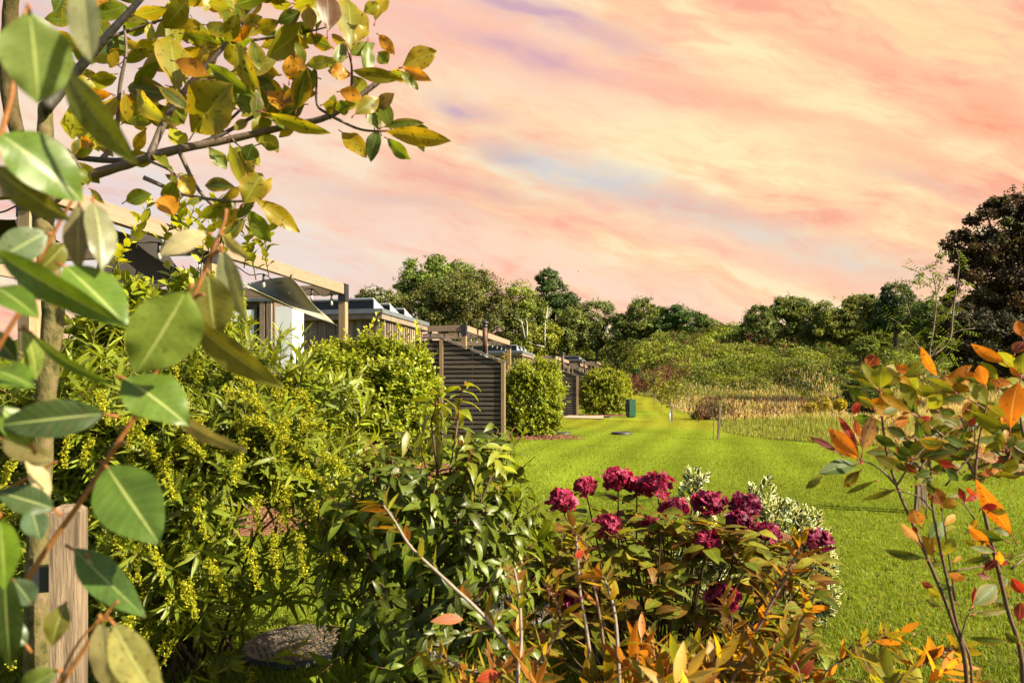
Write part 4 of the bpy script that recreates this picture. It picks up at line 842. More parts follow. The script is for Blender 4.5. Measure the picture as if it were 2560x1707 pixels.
def build_laurel():
    rg = np.random.default_rng(72); root = np.array((-.36, 2.75, 0)); t = thing('laurel_shrub', 'glossy dark green shrub with drooping pointed leaves and red shoot tips, centre of the garden', 'shrub', root); lf, st = MB(), MB()
    tops = [(990, 930, .17), (1052, 925, .17), (1000, 1080, .12), (1065, 1070, .13), (1130, 1050, .13), (880, 1060, .12), (940, 1020, .12), (830, 1080, .12), (1150, 1120, .14), (1090, 1120, .14), (1040, 1150, .14), (960, 1140, .14), (870, 1150, .14), (1170, 1190, .14), (1110, 1220, .15), (800, 1180, .13), (1180, 1250, .12), (1030, 1250, .14), (930, 1240, .14), (850, 1250, .13)]
    B = np.array([V_(x, y+40, 2.7+rg.normal()*.13)-root for x, y, l in tops])
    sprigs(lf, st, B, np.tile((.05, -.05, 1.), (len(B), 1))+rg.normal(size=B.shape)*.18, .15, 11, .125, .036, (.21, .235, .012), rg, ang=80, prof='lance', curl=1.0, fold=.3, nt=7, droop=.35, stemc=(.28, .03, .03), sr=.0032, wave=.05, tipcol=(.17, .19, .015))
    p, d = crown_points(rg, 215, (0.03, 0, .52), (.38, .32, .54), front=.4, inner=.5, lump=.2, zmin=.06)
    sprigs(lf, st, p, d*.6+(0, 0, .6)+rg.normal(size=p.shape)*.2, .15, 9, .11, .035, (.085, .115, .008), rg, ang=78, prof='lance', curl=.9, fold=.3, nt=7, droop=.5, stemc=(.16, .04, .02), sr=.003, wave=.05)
    for b in B: q = np.array((rg.normal()*.06, rg.normal()*.05, 0)); st.tube([q, (q+b)/2+(0, 0, .1)+rg.normal(size=3)*.02, b], [.010, .007, .0035], (.11, .05, .035), 6, 4)
    # the long narrow pale leaves hanging below the two tall tips
    rows = [(1000, 985, 985, 1060, 24), (1005, 1000, 1012, 1075, 26), (965, 990, 955, 1060, 20), (1060, 1000, 1040, 1075, 24), (1075, 985, 1085, 1060, 22), (935, 990, 925, 1050, 20)]
    pxleaves(lf, root, [(a*K, b*K, c*K, e*K, w, (.19, .19, .02)) for a, b, c, e, w in rows], 2.6, rg, .05, 'lance', 8, .4, wave=.04)
    pxleaves(lf, root, [(1062*K, 1010*K, 1045*K, 1045*K, 30, (.42, .20, .02))], 2.58, rg, .02, 'oval', 7)
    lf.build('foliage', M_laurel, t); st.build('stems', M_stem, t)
build_laurel()
def build_euonymus():
    rg = np.random.default_rng(73); root = np.array((1.42, 3.75, 0)); t = thing('variegated_bush', 'bush with small white-edged green leaves behind the crimson flowers', 'bush', root); lf, st = MB(), MB(); B, A = [], []
    cols = [(1735, 1190, 1420, 40), (1905, 1215, 1400, 46), (1955, 1265, 1420, 45), (2005, 1290, 1450, 50), (2030, 1420, 1560, 52), (1985, 1430, 1590, 60), (1930, 1400, 1560, 50), (1760, 1280, 1450, 40), (1820, 1350, 1500, 60), (2055, 1480, 1540, 35)]
    for x, y0, y1, w in cols:
        top = P(x, y0, 3.75)-root; bot = P(x+rg.normal()*15, y1, 3.75)-root; n = 80; u = rg.random(n)**.8; r = w/F*3.75*.55*np.sin(np.clip(u*.85+.15, 0, 1)*2.2)
        an = rg.random(n)*6.28; c = top*(1-u[:, None])+bot*u[:, None]; o = np.stack([np.cos(an), np.sin(an), 0*an], -1); B.append(c+o*r[:, None]); A.append(o*.6+np.array((0, 0, .9)))
        st.tube([np.array((rg.normal()*.06, 0, 0)), (bot+(0, 0, -.1)), bot, top], [.012, .008, .006, .003], (.14, .10, .06), 5, 3)
    B = np.concatenate(B); A = np.concatenate(A)+rg.normal(size=B.shape)*.2
    sprigs(lf, st, B, A, .06, 9, .046, .029, (.07, .12, .02), rg, ang=58, prof='obo', curl=-.2, fold=.35, nt=5, stemc=(.12, .16, .05), sr=.0016)
    lf.build('foliage', M_euo, t); st.build('stems', M_stem, t)
build_euonymus()
def build_hydrangea():
    rg = np.random.default_rng(74); root = np.array((.72, 3.1, 0)); t = thing('hydrangea', 'crimson mophead hydrangea with reddening autumn leaves and bare lower stems', 'flowering shrub', root); lf, st = MB(), MB()
    Fl = [(1403, 1253, 37, 3.0, 0), (1463, 1216, 27, 3.1, 0), (1545, 1198, 37, 3.1, 0), (1592, 1213, 28, 3.12, 0), (1643, 1212, 39, 3.05, 0), (1517, 1313, 33, 2.95, .3), (1633, 1311, 26, 2.95, .2), (1687, 1270, 34, 3.0, .5), (1772, 1259, 42, 3.05, .7), (1862, 1264, 38, 3.1, 1), (1850, 1303, 31, 3.0, .9), (1918, 1332, 30, 3.0, .7), (1765, 1355, 33, 2.85, .3), (2043, 1352, 35, 3.0, .8), (1424, 1497, 28, 2.85, .5), (1807, 1493, 42, 2.8, .4)]
    for x, y, r, Y, k in Fl:
        c = P(x, y, Y)-root; R_ = r/F*Y*.92; h = MB(); n = int(45+40*(r/40)**2); d = unit(rg.normal(size=(n, 3))+(0, -.15, .45)); fb = c+d*R_*np.array((1, 1, .72))*rg.uniform(.6, 1.14, (n, 1))
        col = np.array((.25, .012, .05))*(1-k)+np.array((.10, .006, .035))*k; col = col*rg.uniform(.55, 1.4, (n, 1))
        pk = rg.random(n) < .16*(1-k)+.03; col[pk] = np.array((.48, .07, .14))  # some florets painted pale pink as highlights
        ax, a, b = frames(d+rg.normal(size=(n, 3))*.55, rg)
        for q in range(4):
            an = q*math.pi/2+rg.normal(size=n)*.15; o = a*np.cos(an)[:, None]+b*np.sin(an)[:, None]
            h.leaves(fb, o+ax*.35, ax-o*.2, rg.uniform(.017, .026, n), rg.uniform(.016, .024, n), col*rg.uniform(.85, 1.15, (n, 1)), .5+rg.normal(size=n)*.4, .2, 'petal', 4)
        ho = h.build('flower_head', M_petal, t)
        ft = np.array((np.clip(c[0]*.45+rg.normal()*.03, -.28, .28), rg.normal()*.08, 0)); m = ft*.35+c*.65+np.array((rg.normal()*.02, .02, -.08))
        st.tube([ft, m, c-(0, 0, R_*.3)], [.006, .0045, .003], np.array((.10, .05, .025))*rg.uniform(.6, 1.3), 6, 5)
        n = 5; z = np.linspace(.03, .16, n); bpos = c-np.stack([0*z, 0*z, z+R_*.4], -1)+rg.normal(size=(n, 3))*.012; an = rg.random(n)*6.28+np.arange(n)*2.4; o = np.stack([np.cos(an), np.sin(an), rg.uniform(-.2, .5, n)], -1)
        pal = np.array([(.10, .115, .012), (.17, .15, .015), (.13, .045, .015), (.20, .075, .02), (.075, .09, .012)]); lf.leaves(bpos, o, np.tile((0, 0, 1.), (n, 1))+o*-.3+rg.normal(size=(n, 3))*.2, rg.uniform(.07, .115, n), rg.uniform(.038, .06, n), pal[rg.integers(0, 5, n)]*rg.uniform(.7, 1.3, (n, 1)), .5, .25, 'ovate', 8, .03)
    # more leafy shoots filling the mound, thinning out to bare stems below
    n = 250; x = rg.uniform(1335, 2045, n); dome = 1290+((x-1640)/400)**2*110; y = dome+rg.random(n)**1.3*290; Y = rg.uniform(2.75, 3.35, n)
    for i in range(n):
        c = P(x[i], y[i], Y[i])-root; m = rg.integers(3, 6); an = rg.random(m)*6.28; o = np.stack([np.cos(an), np.sin(an), rg.uniform(-.35, .5, m)], -1)
        shade = rg.random(); pal = np.array([(.17, .20, .014), (.28, .27, .018), (.18, .10, .018), (.27, .14, .02), (.10, .14, .014), (.15, .05, .018), (.20, .22, .02)])
        lf.leaves(np.tile(c, (m, 1))+rg.normal(size=(m, 3))*.015, o, np.tile((0, -.2, 1.), (m, 1))-o*.3+rg.normal(size=(m, 3))*.25, rg.uniform(.07, .125, m), rg.uniform(.038, .066, m), pal[rg.choice(7, m, p=(.24, .16, .11, .08, .22, .10, .09))]*rg.uniform(.55, 1.25, (m, 1)), rg.uniform(.1, .9, m), .25, 'ovate', 8, .03)
        if i % 2 == 0: ft = np.array((np.clip(c[0]*.5+rg.normal()*.05, -.32, .32), rg.normal()*.1, 0)); st.tube([ft, ft*.4+c*.6+rg.normal(size=3)*.03, c], [.0055, .004, .0025], np.array((.09, .06, .03))*rg.uniform(.5, 1.4), 6, 4)
    lf.build('foliage', M_hyd, t); st.build('stems', M_stem, t)
build_hydrangea()
def build_autumn_shrub():
    rg = np.random.default_rng(75); root = np.array((.5, 1.75, 0)); t = thing('autumn_shrub', 'orange and yellow leaved shrub with pale arching stems and brown seed spikes along the bottom', 'shrub', root); lf, st, sd_ = MB(), MB(), MB()
    pal = np.array([(.30, .20, .012), (.36, .14, .015), (.21, .20, .014), (.14, .15, .012), (.36, .24, .05), (.24, .10, .02), (.20, .20, .016)])
    stems = [[(1345, 1760), (1235, 1570), (1120, 1455), (1030, 1370), (985, 1300), (955, 1258)], [(1380, 1712), (1290, 1700), (1150, 1668), (1065, 1625)], [(1305, 1800), (1303, 1600), (1298, 1490), (1285, 1420)], [(1492, 1800), (1470, 1600), (1450, 1480), (1442, 1360), (1436, 1310)], [(1530, 1800), (1510, 1620), (1492, 1500), (1470, 1420), (1445, 1340)], [(1555, 1800), (1540, 1560), (1520, 1470), (1500, 1430)],
             [(1250, 1800), (1330, 1680), (1400, 1560), (1375, 1480), (1362, 1460)], [(1800, 1800), (1880, 1600), (1960, 1450), (2010, 1340)], [(1760, 1800), (1840, 1640), (1920, 1520), (1950, 1440)], [(1850, 1800), (1930, 1640), (2010, 1540), (2035, 1490)], [(1790, 1800), (1815, 1640), (1830, 1560), (1810, 1500)], [(2000, 1800), (2060, 1690), (2150, 1620), (2250, 1580)], [(2200, 1800), (2260, 1690), (2340, 1640), (2390, 1620)], [(1330, 1800), (1360, 1680), (1345, 1590), (1330, 1560)]]
    for q, s in enumerate(stems):
        Y = 1.72+rg.normal()*.1; pts = np.array([P(x, y, Y+.02*i)-root for i, (x, y) in enumerate(s)]); foot = np.array((np.clip(pts[0][0], -.6, .7)*.7, .05+rg.normal()*.05, 0)); pts = np.vstack([foot, pts])
        pal_c = (.32, .25, .19) if q in (0, 1, 2, 3, 5) else (.22, .12, .07)
        c = st.tube(pts, [.007, .006, .005, .0042, .0035, .003, .0025], np.array(pal_c), 6, 6)
        m = len(c); ts = np.arange(int(m*.35), m); nl = (34 if q < 2 else 26); k = rg.choice(ts, nl); d = unit(np.gradient(c, axis=0))[k]; _, a, b = frames(d, rg); an = rg.random(nl)*6.28; o = a*np.cos(an)[:, None]+b*np.sin(an)[:, None]
        lf.leaves(c[k], d*.7+o, o*-.5+d+rg.normal(size=(nl, 3))*.3, rg.uniform(.045, .082, nl), rg.uniform(.014, .022, nl), pal[rg.integers(0, 7, nl)]*rg.uniform(.75, 1.25, (nl, 1)), rg.normal(size=nl)*.35+.2, .2, 'lance', 7)
        if q in (1, 3, 4, 6, 7, 8, 11, 12):
            kk = np.arange(int(m*.62), int(m*.96)); cc = np.repeat(c[kk], 3, 0); beads(sd_, cc+rg.normal(size=cc.shape)*.006, .009, (.20, .085, .035) if q not in (1,) else (.30, .24, .18), rg, 3, .004)
    # dense low growth along the bottom
    xs = np.concatenate([rg.uniform(1560, 2010, 95), rg.uniform(1080, 1560, 26), rg.uniform(2010, 2480, 9)]); ys = np.concatenate([rg.uniform(1670, 1880, 95), rg.uniform(1700, 1880, 26), rg.uniform(1700, 1850, 9)])
    B = np.array([P(x, y, 1.75+rg.normal()*.15)-root for x, y in zip(xs, ys)]); n = len(B); ax = rg.normal(size=(n, 3))*.5+(0.1, -.1, .8)
    c = pal[rg.integers(0, 7, n)]
    for i in range(n):
        sprigs(lf, st, B[i:i+1], ax[i:i+1], .10, 7, .098, .027, c[i], rg, ang=50, prof='lance', curl=.25, nt=7, stemc=(.28, .2, .12), sr=.0025)
    red = [(1985, 1690, 1970, 1620, 34, (.30, .03, .02)), (1990, 1690, 2035, 1650, 30, (.34, .06, .05)), (1985, 1690, 2025, 1670, 36, (.36, .12, .10)), (1960, 1700, 1975, 1640, 30, (.25, .03, .02)), (1158, 1548, 1078, 1552, 27, (.45, .17, .10)), (1250, 1680, 1190, 1700, 30, (.45, .05, .02)), (1440, 1395, 1460, 1375, 20, (.40, .03, .02))]
    pxleaves(lf, root, red, 1.62, rg, .03, 'oval', 8)
    lf.build('foliage', M_bottle, t); st.build('stems', M_stem, t); sd_.build('seed_spikes', M_far, t)
build_autumn_shrub()
def build_photinia():
    rg = np.random.default_rng(76); root = np.array((1.13, 1.6, 0)); t = thing('red_tipped_shrub', 'tall open shrub with orange, red and green leaves on brown stems at the right', 'shrub', root); lf, st = MB(), MB()
    Z = lambda a, b: (1900+a/1.638, 750+b/1.638); Y0 = 1.6
    TH = .78
    S = [([(850, 1600), (790, 1320), (700, 1090), (640, 950), (560, 760), (515, 600), (492, 400)], .007), ([(850, 1600), (800, 1300), (735, 1000), (705, 830), (695, 650), (650, 500)], .006), ([(1080, 1600), (1010, 1250), (930, 920), (880, 720), (790, 590), (640, 480)], .0075), ([(560, 760), (490, 690), (405, 648)], .004), ([(650, 700), (720, 600), (790, 520), (870, 450)], .0035), ([(880, 720), (900, 560), (940, 380)], .004), ([(1100, 640), (1030, 590), (960, 480), (850, 400)], .0045), ([(800, 1230), (760, 960), (740, 840)], .003), ([(790, 1110), (950, 1080), (1080, 1040)], .003), ([(705, 860), (640, 800), (490, 770)], .003),
         ([(820, 1400), (860, 1280), (960, 1280)], .003), ([(880, 900), (840, 840), (790, 810)], .0025), ([(1080, 560), (1060, 420), (1070, 300)], .004), ([(560, 760), (640, 640), (730, 560)], .003), ([(1030, 1100), (1080, 1060)], .004), ([(870, 1600), (830, 1380)], .006), ([(760, 760), (870, 620), (880, 500)], .003)]
    for s, r in S:
        pts = [P(*Z(*q), Y0+.015*i)-root for i, q in enumerate(s)]
        if s[0][1] >= 1590: pts = [np.array((pts[0][0]*.8, .02, 0))]+pts
        st.tube(pts, np.linspace(r, r*.45, len(pts))*TH, np.array((.15, .075, .04)), 7, 5)
    g, yg, o, oy, rd, dk, bg, pk, ol = (.07, .115, .014), (.20, .215, .016), (.50, .15, .015), (.42, .22, .015), (.40, .02, .02), (.045, .075, .015), (.10, .15, .06), (.46, .25, .18), (.13, .12, .015)
    mr = (.14, .015, .025)
    it = [(490, 370, 415, 250, 42, yg), (492, 362, 500, 272, 80, yg), (440, 268, 478, 225, 62, mr), (480, 365, 350, 275, 20, g), (480, 372, 345, 350, 18, bg), (620, 460, 485, 383, 40, oy), (622, 305, 550, 270, 40, o), (725, 312, 660, 198, 36, o), (765, 318, 868, 268, 38, o), (925, 350, 895, 268, 52, o), (650, 362, 600, 308, 50, yg), (795, 372, 690, 322, 40, yg), (690, 445, 745, 388, 60, yg), (860, 452, 1000, 540, 62, yg), (850, 402, 755, 405, 40, g), (1025, 525, 1055, 340, 92, (.34, .10, .012)), (1000, 255, 880, 193, 46, o), (1048, 275, 975, 212, 56, yg), (1075, 305, 1080, 215, 60, yg), (1042, 220, 1080, 170, 50, mr), (1075, 150, 1050, 85, 44, o), (405, 640, 280, 525, 60, o), (405, 640, 325, 475, 34, rd), (408, 560, 392, 490, 30, mr), (420, 622, 462, 472, 56, pk), (328, 628, 203, 560, 26, mr), (398, 650, 290, 560, 52, o), (385, 470, 402, 418, 34, rd), (400, 668, 248, 705, 62, g), (252, 722, 188, 770, 32, g), (410, 697, 345, 768, 42, ol), (470, 740, 350, 792, 22, g), (560, 772, 420, 818, 24, g), (650, 645, 785, 622, 56, dk), (650, 572, 752, 588, 52, dk), (820, 622, 905, 640, 34, yg), (870, 575, 992, 568, 34, g), (930, 695, 1050, 720, 26, yg), (742, 845, 705, 765, 66, (.36, .12, .02)), (748, 848, 805, 822, 50, oy), (838, 830, 815, 768, 26, rd), (1032, 962, 885, 745, 64, o), (655, 920, 628, 862, 60, (.30, .12, .05)), (650, 992, 580, 915, 36, pk), (670, 1055, 515, 1025, 36, dk), (712, 1052, 665, 960, 44, oy), (682, 992, 750, 908, 60, g), (752, 1042, 795, 978, 52, yg), (1000, 982, 845, 938, 52, g), (940, 1002, 858, 930, 42, o), (960, 1030, 868, 1012, 30, g), (940, 1052, 838, 1072, 28, dk), (805, 1232, 738, 1162, 52, g), (872, 1252, 972, 1165, 72, g), (872, 1248, 882, 1175, 18, rd), (740, 1255, 680, 1225, 28, bg), (880, 1285, 1010, 1272, 26, ol), (1078, 1200, 1032, 1140, 44, rd), (1060, 1315, 1070, 1235, 44, mr), (792, 1152, 818, 1118, 54, o), (1010, 1392, 870, 1385, 32, g), (1060, 1402, 1010, 1368, 36, dk), (560, 600, 470, 555, 40, g), (520, 640, 600, 700, 36, g), (600, 560, 520, 520, 44, dk), (560, 690, 480, 640, 50, ol), (700, 560, 640, 480, 46, ol), (760, 480, 690, 430, 50, ol), (810, 540, 900, 500, 44, g), (880, 470, 960, 420, 56, yg), (930, 430, 860, 340, 60, yg), (960, 460, 1040, 400, 60, yg), (730, 450, 800, 470, 44, g), (620, 640, 560, 600, 40, g), (500, 470, 570, 440, 36, g), (470, 440, 400, 400, 30, g), (900, 640, 980, 650, 44, (.30, .15, .05)), (960, 640, 1000, 660, 40, mr), (700, 700, 640, 720, 34, g), (760, 690, 810, 740, 34, g), (880, 800, 850, 770, 20, rd), (640, 500, 700, 480, 26, rd), (860, 520, 880, 480, 24, rd), (540, 480, 460, 430, 40, oy), (590, 470, 640, 400, 44, o), (1000, 480, 930, 430, 50, ol), (840, 600, 760, 560, 40, g)]
    it = [(*Z(a, b), *Z(c, d), w*.61, col) for a, b, c, d, w, col in it]
    pal = [g, yg, o, oy, dk, ol, g, ol, yg]
    for _ in range(125):
        a, b = rg.uniform(430, 1120), rg.uniform(300, 720)
        if a < 560 and b > 560: continue
        an = rg.uniform(-3.6, .4); l = rg.uniform(65, 130); it.append((*Z(a, b), *Z(a+l*math.cos(an), b+l*math.sin(an)*.8), l*.26, pal[rg.integers(0, 9)], {'Y': Y0+rg.uniform(.02, .3)}))
    pal = [g, yg, dk, g, ol, yg, rd, g, mr, oy]
    for _ in range(110):
        a, b = rg.uniform(560, 1120), rg.uniform(480, 1300)
        if b > 760 and not (abs(a-(700+.28*(b-950))) < 70 or abs(a-(900+.3*(b-850))) < 80): continue
        an = rg.uniform(-3.6, .4); l = rg.uniform(40, 85); it.append((*Z(a, b), *Z(a+l*math.cos(an), b+l*math.sin(an)*.8), l*.28, pal[rg.integers(0, 10)], {'Y': Y0+rg.uniform(-.05, .25)}))
    pxleaves(lf, root, it, Y0, rg, .07, 'obo', 10, .4, .2, .03, st, (.36, .04, .03), (-1, -.5, 0, .5, 1))
    lf.build('foliage', M_phot, t); st.build('stems', M_stem, t)
build_photinia()

# ------------------------------------------------------------------ young tree on the left, its stake, and the downy-leaved shoots right before the viewer
def build_young_tree():
    rg = np.random.default_rng(77); root = np.array((-1.18, 1.75, 0)); t = thing('young_tree', 'young staked tree with mottled trunk and olive to orange oval leaves reaching over the sky', 'tree', root); tr, br, lf = MB(), MB(), MB()
    Vp = lambda x, y, Y=1.75: V_(x, y, Y)-root
    tp = [(0, .02, -.02)]+[Vp(*q) for q in ((88, 1560), (90, 1200), (92, 1120), (106, 900), (122, 720), (112, 610), (97, 500), (95, 420), (103, 330), (104, 245))]
    tr.tube(tp, np.array([.036, .032, .026, .025, .024, .0255, .0235, .023, .022, .019, .016]), (1, 1, 1), 14, 6, .10)
    tr.tube([Vp(95, 430, 1.76), Vp(48, 330, 1.79), Vp(20, 210, 1.82), Vp(22, 60, 1.82), Vp(30, -60, 1.8)], [.014, .018, .019, .018, .017], (.6, .55, .5), 10, 5, .1)
    bk = (.16, .11, .075)
    Bs = [([(103, 250), (150, 195), (240, 90), (340, -20)], .016, (.07, .06, .05), 1.72), ([(106, 470), (190, 412), (290, 378), (400, 345), (520, 322), (660, 290), (760, 265), (870, 188), (905, 168)], .0135, bk, 1.72), ([(110, 330), (180, 362), (330, 366), (480, 322), (560, 280), (605, 255)], .009, (.08, .06, .05), 1.75), ([(340, 368), (385, 265), (440, 190), (520, 100), (610, -15)], .010, (.15, .11, .08), 1.7), ([(330, 408), (425, 447), (530, 462), (600, 458)], .006, (.2, .14, .1), 1.68), ([(410, 345), (455, 435), (515, 505), (505, 560)], .006, bk, 1.7), ([(760, 265), (728, 240), (726, 165), (700, 150)], .004, (.08, .05, .04), 1.7), ([(762, 268), (830, 298), (900, 300), (962, 288)], .004, bk, 1.7), ([(805, 240), (808, 160), (800, 120)], .004, (.1, .05, .04), 1.7), ([(230, 370), (265, 320), (275, 200), (290, 120), (285, 60)], .007, bk, 1.8), ([(480, 322), (600, 200), (610, 130)], .004, bk, 1.78), ([(530, 318), (560, 340), (600, 330)], .003, bk, 1.68), ([(240, 90), (330, 60), (420, 30)], .005, bk, 1.8), ([(520, 100), (600, 90), (700, 75), (760, 60)], .004, bk, 1.74), ([(445, 190), (520, 170), (560, 150)], .003, bk, 1.68), ([(120, 320), (160, 350), (185, 385)], .006, bk, 1.7), ([(340, 368), (400, 400), (415, 455)], .004, bk, 1.66)]
    polys = []
    for s, r, c, Y in Bs: polys.append(br.tube([Vp(x, y, Y+.02*math.sin(i*1.7)) for i, (x, y) in enumerate(s)], np.linspace(r, r*.4, len(s)), c, 8, 5, .12))
    ol, yo, og, gr, dk, yl, bn = (.19, .18, .010), (.34, .25, .010), (.50, .21, .014), (.125, .17, .010), (.065, .095, .009), (.30, .30, .012), (.12, .05, .025)
    L = [(925, 152, 1003, 118, 50, yo), (925, 156, 990, 186, 26, og), (898, 163, 940, 182, 26, gr), (925, 182, 810, 163, 32, ol), (918, 163, 960, 206, 24, gr), (860, 288, 858, 232, 46, gr), (885, 302, 1036, 324, 42, yo), (880, 292, 972, 282, 24, gr), (890, 318, 942, 366, 30, gr), (785, 303, 842, 360, 42, yo), (868, 300, 852, 362, 34, dk), (806, 118, 800, -5, 80, ol), (752, 72, 752, -20, 58, bn), (716, 72, 702, 12, 36, yo), (610, 135, 708, 58, 66, ol), (602, 235, 543, 95, 40, yl), (585, 222, 478, 148, 38, gr), (680, 252, 706, 158, 46, dk), (664, 185, 668, 128, 38, og), (640, 235, 722, 212, 34, (.2, .10, .03)), (800, 170, 760, 165, 36, og), (608, 258, 757, 306, 32, yl), (615, 270, 690, 290, 36, gr), (445, 305, 530, 195, 104, ol), (405, 212, 390, 78, 80, ol), (402, 222, 288, 200, 56, dk), (392, 282, 295, 208, 44, yl), (527, 330, 562, 432, 28, yl), (545, 348, 586, 402, 44, ol), (560, 468, 602, 398, 64, ol), (585, 456, 686, 532, 42, yo), (570, 482, 622, 556, 42, gr), (540, 430, 470, 424, 34, dk), (372, 448, 398, 492, 50, og), (288, 462, 346, 446, 36, gr), (208, 434, 236, 466, 16, ol), (186, 316, 216, 336, 24, og), (412, 402, 442, 448, 42, yo), (862, 48, 885, -10, 36, yo), (835, 30, 870, 10, 30, yl), (845, 95, 840, 180, 30, gr), (870, 80, 905, 125, 28, og), (870, 120, 890, 145, 34, gr), (815, 95, 845, 60, 30, yo), (765, 110, 715, 85, 34, dk), (790, 100, 770, 150, 30, gr), (740, 130, 790, 170, 26, gr), (700, 240, 640, 270, 34, dk), (780, 210, 830, 225, 34, og), (770, 250, 800, 240, 34, gr), (815, 262, 870, 225, 40, ol), (740, 240, 775, 245, 30, ol), (860, 250, 905, 215, 30, (.2, .12, .04)), (455, 500, 520, 470, 30, gr), (500, 480, 540, 520, 40, gr), (560, 500, 510, 560, 30, dk), (565, 370, 580, 330, 40, dk), (480, 340, 520, 390, 34, gr)]
    L = [(a*K, b*K, c*K, d*K, w*K, col) for a, b, c, d, w, col in L]
    pxleaves(lf, root, L, 1.68, rg, .06, 'obo', 12, .4, .3, .05, br, (.24, .05, .035), (-1, -.5, 0, .5, 1))
    # leaves along the hidden inner twigs
    L2 = []
    for _ in range(150):
        x = rg.uniform(130, 700); y = rg.uniform(-60, 330)*(1-.25*(x-130)/570); an = rg.uniform(-.6, 3.6); l = rg.uniform(45, 95); pal = [ol, gr, dk, yo, yl, og, ol, gr, ol, gr, yl, yo]
        L2.append((x*K, y*K, (x+l*math.cos(an))*K, (y+l*math.sin(an)*.9)*K, rg.uniform(.36, .58)*l*K, pal[rg.integers(0, 12)]))
    pxleaves(lf, root, L2, 1.85, rg, .12, 'obo', 10, .4, .22, .055, br, (.2, .06, .04))
    L3 = []
    for p in polys[1:]:
        for _ in range(4):
            q = p[rg.integers(int(len(p)*.45), len(p))]+root; x = CX+q[0]/q[1]*F; y = HY-(q[2]-EYE)/q[1]*F; an = rg.random()*6.28; l = rg.uniform(35, 75)*K; pal = [ol, gr, gr, dk, yo, yl]
            L3.append((x, y, x+l*math.cos(an), y+l*math.sin(an), rg.uniform(.36, .55)*l, pal[rg.integers(0, 6)], {'Y': q[1]}))
    pxleaves(lf, root, L3, 1.7, rg, .06, 'obo', 10, .4, .22, .055, br, (.24, .05, .035))
    tr.build('trunk', M_bark, t); br.build('branches', M_stem, t); lf.build('crown', M_tree, t)
    # stake
    s = thing('tree_stake', 'thick weathered timber stake beside the mottled young trunk', 'stake', (-.94, 1.62, 0)); b = MB()
    p0 = P(158*K, 1160*K, 1.62); h = p0[2]; w = .031
    V = [(x, y, z) for z, g in ((-.02, 0), (h-.012, 0), (h, .012)) for x, y in ((-w+g, -w+g), (w-g, -w+g), (w-g, w-g), (-w+g, w-g))]
    b.add(V, [np.array([[0, 1, 5, 4], [1, 2, 6, 5], [2, 3, 7, 6], [3, 0, 4, 7], [4, 5, 9, 8], [5, 6, 10, 9], [6, 7, 11, 10], [7, 4, 8, 11], [8, 9, 10, 11]])], (1, 1, 1), (.3, .5, .2))
    s.location = (p0[0], 1.62, 0); s.rotation_euler = (0, 0, R(16)); o = b.build('post', M_stake, s, False)
    b = MB(); b.box(-.079, -.031, -.012, .012, h-.20, h-.14); b.build('rubber_tie', M_black, s, False)
build_young_tree()
